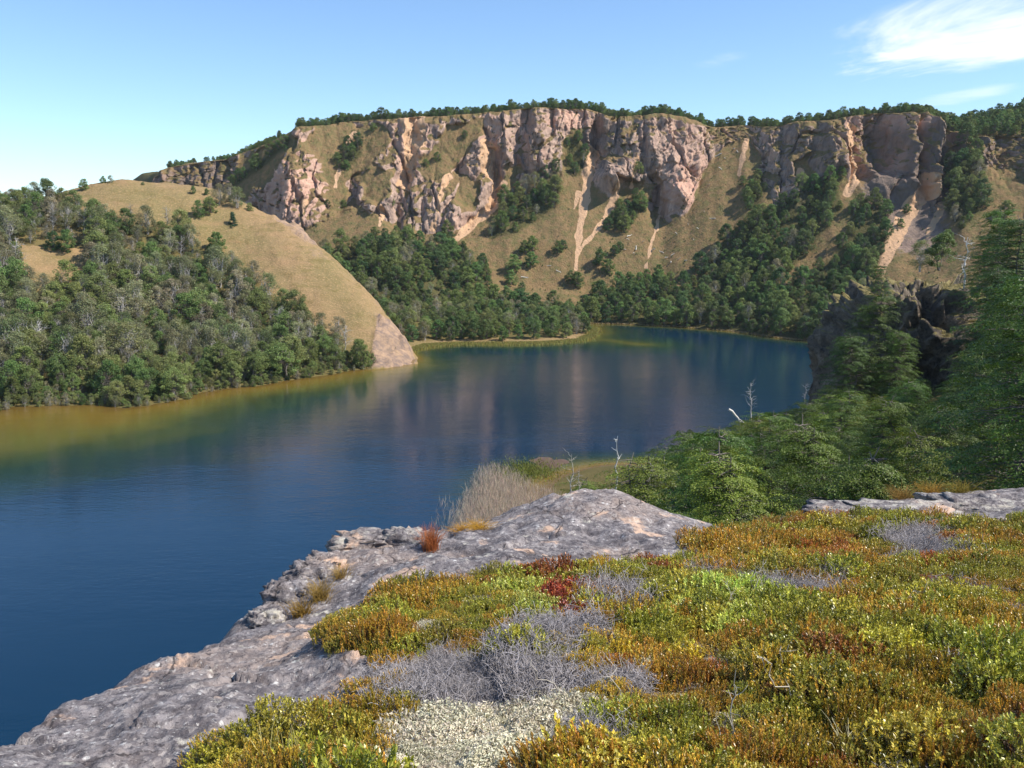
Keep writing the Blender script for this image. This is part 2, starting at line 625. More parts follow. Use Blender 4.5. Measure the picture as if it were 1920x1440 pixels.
def crag_material():
    m, nt, n, l, out = new_mat('dark_crag_rock')
    b = NB(nt)
    v = b.coord(); n1 = b.noise(v, 0.5, 6, 0.65); n2 = b.noise(v, 3, 5, 0.7)
    c = b.mix(b.ramp(n1, 0.35, 0.65), lin(86, 78, 70), lin(134, 120, 104))
    c = b.mix(b.ramp(n2, 0.5, 0.75), c, lin(40, 38, 38))
    geo = n.new('ShaderNodeNewGeometry'); sp = n.new('ShaderNodeSeparateXYZ')
    l.new(geo.outputs['Normal'], sp.inputs[0])
    gr = b.mix(n2, lin(116, 104, 62), lin(140, 128, 88))
    c = b.mix(b.ramp(b.math('ADD', sp.outputs['Z'], b.math('MULTIPLY', b.math('SUBTRACT', n1, 0.5), 0.9)), 0.6, 0.8), c, gr)
    l.new(b.bsdf(c, 0.92, b.bump(b.math('ADD', n1, b.math('MULTIPLY', n2, 0.4)), 1.0, 0.5), 0.2), out.inputs[0])
    return m


def forest_floor_material():
    m, nt, n, l, out = new_mat('forest_floor')
    b = NB(nt)
    v = b.coord(); n1 = b.noise(v, 0.5, 5, 0.6); n2 = b.noise(v, 5, 4, 0.7)
    c = b.mix(n1, lin(74, 72, 40), lin(104, 92, 58))
    c = b.mix(b.ramp(n2, 0.5, 0.75), c, lin(130, 112, 74))
    l.new(b.bsdf(c, 0.95, b.bump(n2, 0.8, 0.15), 0.1), out.inputs[0])
    return m


def water_material():
    m, nt, n, l, out = new_mat('lake_water')
    b = NB(nt)
    dep = b.attr('depth')
    v = b.coord()
    wob = b.math('ADD', dep, b.math('MULTIPLY', b.math('SUBTRACT', b.noise(v, 0.06, 4), 0.5), b.math('MULTIPLY', dep, 0.9)))
    cr = n.new('ShaderNodeValToRGB')
    l.new(b.ramp(wob, 0, 12, 0, 1, False), cr.inputs[0])
    e = cr.color_ramp.elements
    e[0].position = 0.0; e[0].color = (*lin(98, 76, 36), 1)
    e[1].position = 1.0; e[1].color = (*lin(6, 40, 62), 1)
    for p, c in ((0.07, lin(114, 92, 36)), (0.17, lin(90, 86, 40)), (0.32, lin(50, 62, 40)), (0.52, lin(20, 48, 48))):
        x = e.new(p); x.color = (*c, 1)
    w1 = b.noise(b.coord((0.45, 1.0, 1)), 1.5, 4, 0.6)
    w2 = b.noise(b.coord((0.5, 1.0, 1)), 0.28, 3, 0.5)
    calm = b.ramp(b.noise(b.coord((0.6, 1.3, 1)), 0.012, 3), 0.4, 0.62, 0.35, 1.0)
    h = b.math('MULTIPLY', b.math('ADD', b.math('MULTIPLY', w1, 0.5), b.math('MULTIPLY', w2, 0.7)), calm)
    p = n.new('ShaderNodeBsdfPrincipled')
    l.new(cr.outputs[0], p.inputs['Base Color'])
    p.inputs['Roughness'].default_value = 0.06
    p.inputs['IOR'].default_value = 1.33
    l.new(b.bump(h, 0.5, 0.22), p.inputs['Normal'])
    l.new(p.outputs[0], out.inputs[0])
    return m


M_HILL = hill_material(); M_CLIFF = cliff_material(); M_LEDGE = ledge_material()
M_CRAG = crag_material(); M_FLOOR = forest_floor_material(); M_WATER = water_material()

# ------------------------------------------------------------------ ground sheet to the horizon
g = np.array([[-2500, -800, -14], [2500, -800, -14], [2500, 3000, -14], [-2500, 3000, -14]], float)
ground_o = tag(obj('ground', mesh_np('ground', g, [[0, 1, 2, 3]], mat=M_FLOOR)), kind='structure')

# ------------------------------------------------------------------ grassy hill on the left (height field)
hp = []
for p in [(-260, 795), (0, 770), (150, 757), (300, 742), (450, 725), (600, 703), (690, 690), (768, 680)]:
    q = L(*p); hp.append((q[0], q[1], 0.0))
for p, z in [((0, 800), -1.2), ((0, 865), -3.8), ((0, 960), -13), ((300, 768), -1.4), ((300, 830), -5.5), ((600, 722), -1.8), ((600, 765), -8), ((700, 705), -2.5),
             ((790, 692), -3), ((810, 668), -4), ((830, 720), -9), ((-260, 840), -2)]:
    q = L(*p); hp.append((q[0], q[1], z))
crest = [(-300, 395, 275), (0, 402, 280), (100, 372, 290), (200, 343, 300), (290, 350, 305), (400, 362, 300), (470, 388, 295), (560, 432, 285),
         (640, 500, 272), (700, 562, 262), (738, 612, 254), (760, 655, 246)]
for px, py, D in crest:
    q = P(px, py, D); hp.append(tuple(q))
    if px < 450:
        hp.append((q[0] + 4, D + 26, q[2] - 5))
        hp.append((q[0] + 12, D + 62, q[2] - 30))
    else:
        hp.append((q[0] + 6, D + 7, max(q[2] - 11, -5)))
        hp.append((q[0] + 15, D + 24, max(q[2] - 30, -6)))
        hp.append((q[0] + 10, D + 70, -6))
for px, py, D in [(100, 495, 243), (300, 430, 268), (450, 470, 268), (560, 560, 252), (640, 620, 245)]:
    hp.append(tuple(P(px, py, D)))
hill_f = tps(hp, 2e-4)


def hill_z(x, y):
    z = hill_f(x, y)
    return z + np.where(z > -1, 1, 0.4) * (0.9 * fbm(x / 30, y / 30, 0.3, 3) + 0.22 * fbm(x / 5, y / 5, 1.3, 3))


xs = np.linspace(-330, 25, 460); ys = np.linspace(120, 400, 380)
X, Y = np.meshgrid(xs, ys)
Z = hill_z(X, Y)
ppx, ppy = pix(X, Y, Z)
WOOD_HILL = [(-700, 380), (60, 388), (126, 382), (150, 398), (200, 420), (330, 436), (400, 476), (470, 520), (530, 572), (590, 616), (640, 646), (694, 664), (700, 692),
             (600, 708), (450, 732), (300, 748), (150, 764), (0, 780), (-700, 840)]
CLEARING = [(36, 462), (160, 468), (168, 538), (70, 548), (36, 525)]
GRASS_ROCK = [(600, 470), (680, 530), (730, 590), (775, 685), (690, 690), (700, 640), (690, 600), (650, 560)]
wood = (in_poly(ppx, ppy, WOOD_HILL) & ~in_poly(ppx, ppy, CLEARING)).astype(float) * 0.75
wood = np.maximum(wood, ((Z < 2.6) & (ppx < 700) & (Y < 240)) * 0.9)
rock = np.where(in_poly(ppx, ppy, [(712, 600), (740, 612), (790, 690), (680, 700), (700, 650)]), 0.85, 0.0)
dl, _ = line_dist(ppx, ppy, [(600, 462), (660, 515), (705, 565), (745, 620)])
rock = np.maximum(rock, sstep(40, 6, dl) * 0.38)
dl, _ = line_dist(ppx, ppy, [(520, 405), (560, 430), (590, 452)])
rock = np.maximum(rock, sstep(20, 6, dl) * 0.7)
hf, he = facets(X / 5.0, Y / 5.0, Z / 5.0)
Z = Z + rock * (0.6 * fbm(X / 4, Y / 4, 9.0, 3, ridged=True) + 0.8 * hf)
Z = Z + (1 - wood) * (0.14 * fbm(X / 2.5, Y / 2.5, 2.0, 2, ridged=True) + 0.35 * fbm(X / 14, Y / 14, 12.0, 3, ridged=True))
tag(obj('hill', grid_mesh('hill', np.stack([X, Y, Z], -1), {'wood': wood, 'rock': rock}, M_HILL)), kind='structure')

# ------------------------------------------------------------------ far valley side: talus, cliffs and plateau (one draped sheet)
# columns: px ; rows (py, D): shore, talus foot, cliff base, cliff top, plateau back
KEY = [
    # px    shore      foot        base        top        back(dz,dD)
    (230, (640, 330), (480, 430), (385, 492), (372, 503), 0),
    (285, (640, 330), (480, 430), (375, 492), (355, 502), 0),
    (300, (640, 330), (480, 430), (368, 490), (320, 500), 0),
    (350, (640, 330), (480, 425), (366, 486), (311, 498), 0),
    (420, (640, 330), (480, 420), (364, 478), (298, 492), 0),
    (470, (640, 330), (480, 415), (385, 455), (284, 484), 0),
    (520, (640, 330), (480, 405), (410, 430), (262, 470), 0),
    (560, (640, 330), (480, 400), (428, 420), (238, 462), 0),
    (610, (640, 325), (480, 395), (405, 425), (236, 465), 0),
    (650, (640, 322), (480, 392), (385, 432), (230, 470), 0),
    (700, (640, 320), (475, 388), (395, 425), (226, 468), 0),
    (745, (640, 320), (470, 388), (432, 412), (222, 462), 0),
    (800, (638, 322), (480, 388), (440, 412), (220, 460), 0),
    (860, (634, 326), (500, 388), (428, 418), (218, 458), 0),
    (920, (628, 332), (520, 385), (392, 428), (212, 455), 0),
    (955, (622, 336), (530, 382), (345, 438), (207, 455), 0),
    (1000, (616, 340), (540, 380), (330, 440), (203, 452), 0),
    (1050, (612, 342), (540, 380), (300, 445), (204, 452), 0),
    (1100, (609, 343), (545, 378), (310, 442), (206, 458), 0),
    (1150, (608, 341), (530, 382), (355, 428), (222, 452), 0),
    (1200, (609, 337), (530, 380), (372, 422), (218, 450), 0),
    (1245, (611, 333), (530, 376), (408, 412), (214, 446), 0),
    (1290, (614, 328), (525, 372), (380, 412), (222, 446), 0),
    (1325, (617, 322), (520, 370), (300, 432), (238, 448), 0),
    (1350, (619, 320), (520, 366), (270, 438), (242, 450), 0),
    (1395, (625, 312), (520, 360), (262, 436), (236, 448), 0),
    (1430, (631, 302), (520, 352), (330, 405), (240, 432), 0),
    (1455, (634, 297), (520, 348), (385, 388), (236, 420), 0),
    (1510, (639, 289), (530, 340), (368, 385), (228, 411), 0),
    (1560, (645, 281), (535, 334), (312, 390), (225, 407), 0),
    (1610, (652, 272), (540, 326), (330, 384), (218, 404), 0),
    (1660, (660, 263), (550, 318), (345, 376), (214, 400), 0),
    (1720, (668, 254), (560, 310), (375, 366), (212, 396), 2),
    (1765, (676, 246), (560, 304), (372, 362), (245, 388), 10),
    (1810, (684, 238), (560, 300), (315, 364), (258, 380), 15),
    (1870, (694, 229), (560, 295), (318, 358), (255, 374), 19),
    (1940, (704, 220), (560, 290), (330, 350), (258, 368), 25),
    (2100, (715, 212), (560, 260), (340, 310), (262, 330), 32),
    (2350, (715, 212), (560, 260), (340, 310), (262, 330), 32),
]
kp = np.array([k[0] for k in KEY], float)
cols_px = np.concatenate([np.linspace(230, 560, 150)[:-1], np.linspace(560, 1940, 780), np.linspace(1940, 2350, 60)[1:]])


def kcol(i, j):
    return np.interp(cols_px, kp, [k[i][j] for k in KEY])


def smooth1(a, w):
    k = np.ones(w) / w
    return np.convolve(np.pad(a, (w // 2, w - 1 - w // 2), mode='edge'), k, mode='valid')


pts_rows = []
for i in range(1, 5):
    py = smooth1(kcol(i, 0), 9); D = smooth1(kcol(i, 1), 25)
    pts_rows.append(P(cols_px, py, D))
rise = np.interp(cols_px, kp, [k[5] for k in KEY])
top = pts_rows[3]
lip = top + np.stack([top[:, 0] * 0.012, np.full(len(top), 6.0), 0.6 + rise * 0.12], -1)
back = top + np.stack([top[:, 0] * 0.22, np.full(len(top), 70.0), 1.0 + rise], -1)
far = top + np.stack([top[:, 0] * 0.9, np.full(len(top), 320.0), -6.0 + rise * 1.3], -1)
under = pts_rows[0] + np.array([0, -22.0, -5.0])
KROW = [under] + pts_rows + [lip, back, far]
NR = [10, 46, 62, 92, 10, 26, 12]
segs = []; rowv = []
for s in range(7):
    t = np.linspace(0, 1, NR[s], endpoint=(s == 6))
    segs.append(KROW[s][None] * (1 - t)[:, None, None] + KROW[s + 1][None] * t[:, None, None])
    rowv.append(s + t)
V = np.concatenate(segs, 0); rowv = np.concatenate(rowv)
R, C = V.shape[:2]
rv = np.broadcast_to(rowv[:, None], (R, C))
bpx, bpy_ = pix(V[..., 0], V[..., 1], V[..., 2])      # where each spot lies before roughening
X, Y, Z = V[..., 0], V[..., 1], V[..., 2]
cl = sstep(2.72, 3.1, rv) * sstep(4.12, 3.92, rv)     # cliff band
GRASSY = [  # grassed slopes that climb through the cliff
    [(600, 240), (690, 232), (735, 240), (735, 262), (700, 300), (672, 330), (655, 345), (640, 385), (622, 400), (612, 330), (590, 290), (570, 262)],
    [(1330, 300), (1372, 258), (1405, 262), (1425, 290), (1412, 360), (1395, 400), (1300, 540), (1180, 560), (1200, 440), (1290, 410), (1310, 350)],
    [(840, 232), (905, 228), (895, 270), (850, 320), (800, 340), (790, 300), (820, 262)],
    [(450, 300), (545, 245), (560, 262), (540, 300), (500, 345), (450, 380), (420, 370)],
    [(1150, 338), (1232, 345), (1222, 372), (1160, 378)],
    [(955, 300), (985, 318), (960, 350), (930, 352)],
    [(700, 300), (740, 330), (720, 380), (690, 372), (672, 340)],
    [(860, 330), (905, 345), (890, 400), (862, 385)],
    [(1488, 300), (1512, 290), (1518, 350), (1490, 362)],
    [(1068, 245), (1092, 240), (1090, 300), (1060, 320), (1050, 290)],
]
grassy = np.zeros((R, C), bool)
wobx = bpx + 10 * fbm(X / 9, Z / 9, 0.7, 3); woby = bpy_ + 10 * fbm(X / 9, Z / 9, 5.7, 3)
for poly in GRASSY:
    grassy |= in_poly(wobx, woby, poly)
# blur the mask a little
gm = grassy.astype(float)
for _ in range(3):
    gm[1:-1, 1:-1] = (gm[1:-1, 1:-1] * 2 + gm[:-2, 1:-1] + gm[2:, 1:-1] + gm[1:-1, :-2] + gm[1:-1, 2:]) / 6
cl = cl * (1 - 0.85 * gm)
GULLY = [[(772, 222), (775, 262), (768, 300), (756, 330)], [(912, 240), (915, 300), (935, 345), (920, 390), (880, 425)], [(1118, 240), (1112, 300), (1098, 345)],
         [(1592, 228), (1598, 300), (1612, 330)], [(640, 400), (660, 330), (690, 290)], [(1440, 300), (1430, 350)], [(1225, 345), (1235, 410)], [(985, 205), (972, 255), (962, 330)],
         [(742, 432), (752, 380), (760, 340)]]
big = fbm(X / 26 + 4.0, Y / 60, Z / 52, 2)
mid = fbm(X / 10.0, Y / 30, Z / 24, 3)
rid = fbm(X / 7.5, Y / 20, Z / 17 + 3, 4, ridged=True)
sml = fbm(X / 2.6, Y / 5, Z / 3.8, 3, ridged=True)
wxx = X + 2.0 * fbm(X / 9, Y / 9, Z / 9, 2); wzz = Z + 2.5 * fbm(X / 9 + 5, Y / 9, Z / 9, 2)
f1, e1_ = facets(wxx / 8.0 + wzz / 60, Y / 14, wzz / 30)
f2, e2_ = facets(wxx / 3.4 - wzz / 30, Y / 7, wzz / 10.0)
f3, e3_ = facets(wxx / 1.7, Y / 3, wzz / 2.4)
push = 5.6 * big + 1.6 * np.abs(mid) * 1.7 - 1.5 + 0.7 * rid + 0.3 * sml
flute = 1 - 2 * np.abs(perlin(X / 8.5 + 31, Y / 60, Z / 75))
flw = sstep(1430, 1560, bpx) * 2.4 + 1.8
push = push + flw * flute
fine = 1 - 2 * np.abs(perlin(X / 3.6 + 11, Y / 30, Z / 34))
fin2 = 1 - 2 * np.abs(perlin(X / 1.9 + 41, Y / 30, Z / 14))
push = push + 0.8 * f1 + 0.6 * f2 + 0.42 * f3 + 0.8 * fine + 0.4 * fin2
cr1 = np.exp(-(perlin(X / 15 + 9, Y / 40, Z / 45) / 0.055) ** 2)
cr2 = np.exp(-(perlin(X / 6.5, Y / 20, Z / 16 + 8) / 0.06) ** 2)
cr3 = np.exp(-(perlin(X / 12 + Z / 14, Y / 20, Z / 9 - 4) / 0.05) ** 2)
push = push - 3.4 * cr1 - 1.0 * cr2 - 0.6 * cr3
for gl in GULLY:
    dg, _ = line_dist(bpx, bpy_, gl)
    push = push - 5.5 * sstep(24, 0, dg)
# shaded recess in the right cliff and the dark chimney below the plateau wood
BUT = [(1005, 262, 22, 80, 6), (945, 265, 16, 70, 4), (835, 390, 50, 50, 7), (700, 345, 40, 45, 6), (545, 345, 60, 60, 7), (1235, 280, 70, 70, 8), (1720, 300, 40, 110, 9), (1655, 290, 16, 80, -9), (1632, 270, 26, 60, -8),
       (1692, 300, 9, 90, 8), (1735, 300, 10, 90, 6), (1712, 290, 7, 80, -6), (1760, 300, 10, 60, -5), (1470, 290, 10, 60, -6), (1520, 285, 9, 50, -5), (858, 300, 12, 40, -4), (985, 280, 8, 60, -6), (930, 270, 8, 50, -6), (1118, 250, 10, 60, -6), (1200, 290, 8, 40, -4), (665, 370, 8, 30, -5), (740, 390, 8, 40, -6), (790, 400, 7, 40, -4), (1545, 280, 35, 60, 6), (1480, 320, 30, 50, 4), (1130, 250, 18, 60, -5), (1268, 372, 26, 26, 4), (1145, 335, 26, 30, 6), (1265, 250, 9, 50, -4), (1880, 300, 30, 60, -6), (1830, 280, 12, 40, 5), (1785, 260, 20, 40, 4)]
for cx, cy, rx, ry, am in BUT:
    push = push + am * np.exp(-((bpx - cx) / rx) ** 2 - ((bpy_ - cy) / ry) ** 2)
Y = Y - push * cl
X = X + 1.6 * fbm(X / 8, Y / 8, Z / 8 + 20, 3) * cl
Z = Z + 0.8 * fbm(X / 6 + 7, Y / 6, Z / 6, 3) * cl
# gentle relief on talus and plateau
ta = (1 - cl)
Z = Z + ta * (1.1 * fbm(X / 24, Y / 24, 2.2, 3) + 0.35 * fbm(X / 5, Y / 5, 7.7, 3)) * sstep(0.9, 1.4, rv)
V = np.stack([X, Y, Z], -1)
# small outcrops standing proud of the talus
for (cx, cy, rx, ry, am) in [(1140, 335, 26, 24, 4.0), (1275, 375, 22, 24, 3.5), (1660, 350, 40, 26, 4.5), (1480, 375, 30, 20, 3.5)]:
    w = np.exp(-((bpx - cx) / rx) ** 2 - ((bpy_ - cy) / ry) ** 2)
    V[..., 1] -= am * w * (0.8 + 0.5 * rid)
    V[..., 2] += am * 0.35 * w
du = np.gradient(V, axis=1); dv = np.gradient(V, axis=0)
nrm = np.cross(du, dv); nrm /= np.linalg.norm(nrm, axis=-1)[..., None] + 1e-9
nz = np.abs(nrm[..., 2])
nzs = nz.copy()
for _ in range(4):
    nzs[1:-1, 1:-1] = (nzs[1:-1, 1:-1] * 2 + nzs[:-2, 1:-1] + nzs[2:, 1:-1] + nzs[1:-1, :-2] + nzs[1:-1, 2:]) / 6
grass = 1 - cl * (1 - 0.9 * sstep(0.42, 0.64, nzs))
grass = np.maximum(grass, gm)
for (cx, cy, rx, ry) in [(1140, 335, 28, 26), (1275, 372, 28, 30), (1660, 350, 48, 34), (1490, 375, 40, 26), (1720, 420, 70, 70), (1250, 300, 60, 40)]:
    grass = grass - 0.9 * np.exp(-((bpx - cx) / rx) ** 2 - ((bpy_ - cy) / ry) ** 2)
scree = np.zeros((R, C))
for ln, w0, w1 in [([(772, 222), (778, 262), (768, 305), (758, 345)], 26, 12), ([(912, 275), (918, 320), (938, 345), (925, 385), (880, 425), (852, 452)], 15, 6),
                   ([(1112, 285), (1102, 335), (1096, 380), (1086, 440), (1080, 505)], 12, 4), ([(1160, 345), (1140, 395), (1120, 430), (1082, 475)], 7, 3), ([(1085, 360), (1076, 390)], 4, 3),
                   ([(1592, 240), (1590, 290), (1600, 330), (1588, 362)], 12, 9), ([(1722, 345), (1700, 400), (1670, 460), (1648, 515)], 20, 10), ([(1765, 385), (1740, 440)], 9, 5),
                   ([(722, 390), (712, 425)], 4, 3), ([(1500, 320), (1496, 365)], 6, 3), ([(575, 380), (570, 415)], 6, 4), ([(662, 250), (640, 300), (628, 350)], 5, 3), ([(1000, 335), (985, 372), (950, 430)], 4, 2), ([(1240, 405), (1222, 450), (1212, 500)], 4, 2), ([(1400, 265), (1385, 330)], 6, 3), ([(840, 330), (826, 380), (812, 430)], 5, 3), ([(1190, 300), (1182, 350)], 4, 2)]:
    d, t = line_dist(bpx, bpy_, ln)
    d = d + 4 * fbm(X / 5, Z / 5, 3.1, 2)
    scree = np.maximum(scree, sstep(1.35, 0.6, d / (w0 + (w1 - w0) * t)))
pinkm = np.zeros((R, C))
for (cx, cy, rx, ry, a) in [(560, 350, 75, 70, 1), (770, 270, 40, 70, 1), (1070, 215, 40, 26, .9), (1360, 248, 40, 22, 1), (1285, 355, 35, 45, 1), (1275, 250, 60, 40, .5), (920, 250, 40, 50, .6), (1590, 260, 30, 50, .9), (1700, 225, 30, 16, .7), (640, 240, 60, 12, .8), (870, 330, 60, 60, .35)]:
    pinkm = np.maximum(pinkm, a * np.exp(-((bpx - cx) / rx) ** 2 - ((bpy_ - cy) / ry) ** 2))
WOODS_FAR = [  # tree-covered ground of the valley side (picture outlines of the wooded ground)
    [(600, 480), (640, 470), (700, 452), (735, 440), (790, 452), (850, 478), (905, 530), (940, 572), (1000, 585), (1010, 640), (560, 660)],
    [(905, 560), (1000, 575), (1090, 580), (1140, 560), (1180, 530), (1225, 515), (1262, 535), (1290, 548), (1320, 500), (1375, 445), (1400, 415), (1440, 410), (1470, 380),
     (1500, 355), (1540, 335), (1572, 330), (1578, 395), (1530, 450), (1480, 515), (1440, 545), (1480, 548), (1560, 480), (1585, 440), (1598, 395), (1660, 385), (1662, 450), (1640, 520), (1600, 600), (1590, 655), (1000, 655)],
    [(918, 448), (930, 415), (960, 362), (1000, 348), (1040, 318), (1052, 330), (1048, 380), (1010, 408), (960, 442)],
    [(1062, 260), (1088, 262), (1100, 300), (1088, 330), (1062, 325)],
    [(1772, 300), (1800, 275), (1835, 310), (1842, 400), (1800, 432), (1775, 400)],
    [(632, 305), (655, 270), (672, 262), (676, 290), (650, 322)],
    [(430, 350), (470, 315), (520, 280), (540, 262), (545, 268), (500, 310), (440, 352)],
    [(840, 440), (905, 500), (912, 530), (880, 520), (830, 470)],
    [(1150, 415), (1195, 370), (1205, 392), (1170, 435)],
    [(1395, 395), (1410, 345), (1440, 325), (1435, 360), (1415, 395)],
    [(1600, 440), (1655, 385), (1660, 440), (1620, 520)],
]
wood = np.zeros((R, C), bool)
for poly in WOODS_FAR:
    wood |= in_poly(bpx, bpy_, poly)
wood |= rv > 4.9
woodf = wood.astype(float)
for _ in range(3):
    woodf[1:-1, 1:-1] = (woodf[1:-1, 1:-1] * 2 + woodf[:-2, 1:-1] + woodf[2:, 1:-1] + woodf[1:-1, :-2] + woodf[1:-1, 2:]) / 6
FARV = V; FARPX = bpx; FARPY = bpy_; FARRV = rv
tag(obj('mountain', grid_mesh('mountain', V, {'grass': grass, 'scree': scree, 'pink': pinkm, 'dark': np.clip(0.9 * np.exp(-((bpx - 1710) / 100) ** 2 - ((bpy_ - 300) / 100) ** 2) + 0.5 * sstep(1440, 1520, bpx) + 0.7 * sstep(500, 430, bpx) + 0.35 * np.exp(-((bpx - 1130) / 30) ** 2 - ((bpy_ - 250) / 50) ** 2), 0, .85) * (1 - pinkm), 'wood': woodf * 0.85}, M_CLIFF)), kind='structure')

# wooded spit reaching into the lake
sp_l = [L(*p)[:2] for p in [(560, 660), (770, 655), (800, 646), (860, 643), (950, 643), (1020, 642), (1085, 637), (1108, 626), (1112, 618), (1104, 611)]]
sp_poly = [tuple(p) for p in sp_l] + [(24, 352), (-40, 360), (-90, 340)]
xs = np.linspace(-100, 60, 200); ys = np.linspace(262, 365, 150)
X, Y = np.meshgrid(xs, ys)
d, _ = line_dist(X, Y, [tuple(p) for p in sp_l])
ins = in_poly(X, Y, sp_poly)
SPZ = np.where(ins, 0.12 + np.minimum(d, 40) * 0.10, -0.12 - np.minimum(d, 16) * 0.16)
SPZ = SPZ + 0.25 * fbm(X / 6, Y / 6, 3.0, 3) * np.minimum(d / 4, 1)
sandbar, _ = line_dist(X, Y, [tuple(L(*p)[:2]) for p in [(1085, 636), (1140, 640), (1200, 647)]])
SPZ = np.maximum(SPZ, -0.1 - sandbar * 0.12)
tag(obj('spit_ground', grid_mesh('spit_ground', np.stack([X, Y, SPZ], -1), {'wood': ins * sstep(2, 9, d) * 0.9, 'rock': np.zeros_like(X)}, M_HILL)), kind='structure')


def spit_z(x, y):
    d, _ = line_dist(x, y, [tuple(p) for p in sp_l])
    return np.where(in_poly(x, y, sp_poly), 0.12 + np.minimum(d, 40) * 0.10, -0.12 - np.minimum(d, 16) * 0.16)


# ------------------------------------------------------------------ near slope on the right, below the ledge
rp = [(3, 14, 28), (7, 14, 30), (12, 16, 31.3), (20, 18, 32.5), (6, 25, 25.5), (12, 25, 29), (18, 28, 30.5), (28, 26, 32.5), (2, 25, 22), (-3, 25, 17), (5, 45, 18), (12, 45, 20.5), (20, 45, 24.5), (30, 45, 29.5),
      (27, 75, 18), (35, 75, 22), (45, 78, 26), (58, 78, 30), (10, 75, 9), (2, 75, 4), (19, 75, 13), (3, 100, 0.6), (12, 112, 0.5), (22, 112, 2), (34, 112, 8), (48, 112, 15), (8, 132, -0.6), (16, 133, 0.05), (26, 146, -5), (40, 146, -3),
      (62, 140, 14), (-5, 60, 5), (-9, 40, 9), (-5, 85, -0.4), (60, 45, 31), (75, 100, 29), (-10, 120, -3.0), (2, 120, -0.35), (-14, 100, -6), (-18, 70, -9), (5, 150, -7), (30, 165, -12), (50, 170, -5), (75, 160, 12), (-25, 40, -4), (-8, 18, 16), (-4, 12, 27)]
right_f = tps(rp, 1e-4)


def right_z(x, y):
    z = right_f(x, y)
    return z + (0.5 * fbm(x / 9, y / 9, 4.4, 3)) * sstep(-0.5, 3, z)


xs = np.linspace(-30, 95, 260); ys = np.linspace(10, 175, 300)
X, Y = np.meshgrid(xs, ys)
Z = right_z(X, Y)
tag(obj('slope', grid_mesh('slope', np.stack([X, Y, Z], -1), mat=M_FLOOR)), kind='structure')

# ------------------------------------------------------------------ the ledge we stand on
EDGE = [(-420, 1560, 2.6), (-150, 1470, 3.1), (0, 1408, 3.6), (90, 1380, 3.9), (150, 1335, 4.2), (240, 1295, 4.7), (330, 1240, 5.3), (390, 1222, 5.6), (440, 1208, 5.8), (500, 1152, 6.5), (530, 1135, 6.7), (565, 1088, 7.2),
        (620, 1045, 7.9), (690, 1016, 8.4), (740, 1012, 8.6), (800, 1002, 8.9), (900, 982, 9.3), (960, 966, 9.5), (1040, 932, 9.7), (1090, 919, 9.7), (1130, 917, 9.7), (1180, 930, 9.7), (1240, 955, 9.9), (1290, 976, 10.0),
        (1420, 992, 10.3), (1500, 972, 11.0), (1560, 950, 11.6), (1660, 944, 12.0), (1800, 926, 12.4), (1920, 920, 12.6), (2200, 905, 12.8), (2500, 900, 12.8)]
ctl = [tuple(P(*e)) for e in EDGE]
edge_xy = [c[:2] for c in ctl]
for e in [(960, 1440, 2.65), (1920, 1440, 2.45), (400, 1440, 3.05), (100, 1440, 3.4), (1400, 1200, 4.35), (1000, 1200, 4.4), (1000, 1060, 7.0), (1200, 1060, 7.2), (1120, 1000, 8.4), (1600, 1060, 7.1), (1900, 1060, 7.0), (700, 1200, 4.95), (500, 1300, 4.2),
          (1600, 1200, 4.2), (2300, 1300, 3.2), (1300, 1010, 8.6), (1700, 990, 9.6), (800, 1080, 6.7), (650, 1110, 6.8), (300, 1340, 4.1)]:
    ctl.append(tuple(P(*e)))
ctl += [(0, 0, 34.35), (-2, 0, 34.0), (2.5, 0, 34.5), (0, -2, 34.4), (5, 0, 34.4)]
ledge_f = tps(ctl, 1e-5)
edge_poly = edge_xy + [(30, -6), (-6, -6)]


def ledge_base(x, y):
    z = ledge_f(x, y)
    d, _ = line_dist(x, y, edge_xy)
    ins = in_poly(x, y, edge_poly)
    sd = np.where(ins, d, -d)
    return z, sd


HEATH_POLY = [(400, 1440), (440, 1415), (500, 1390), (560, 1365), (610, 1340), (680, 1318), (735, 1280), (690, 1235), (655, 1215), (622, 1188), (640, 1165), (720, 1135), (800, 1104), (900, 1086), (960, 1082), (1050, 1084), (1140, 1078), (1230, 1062), (1300, 1050),
              (1335, 1015), (1440, 990), (1540, 970), (1640, 974), (1760, 985), (1850, 980), (2400, 960), (2400, 1900), (300, 1900)]
GREYTWIG = [(740, 1262), (800, 1240), (900, 1235), (1010, 1262), (1060, 1270), (1130, 1290), (1080, 1320), (990, 1335), (900, 1352), (820, 1345), (760, 1330), (700, 1270)]
LICHEN = [(730, 1378), (850, 1345), (990, 1335), (1090, 1342), (1140, 1368), (1050, 1405), (1000, 1440), (980, 1600), (690, 1600), (720, 1420)]
PALE = [(1455, 1112), (1520, 1105), (1600, 1108), (1590, 1138), (1520, 1140), (1465, 1142)]


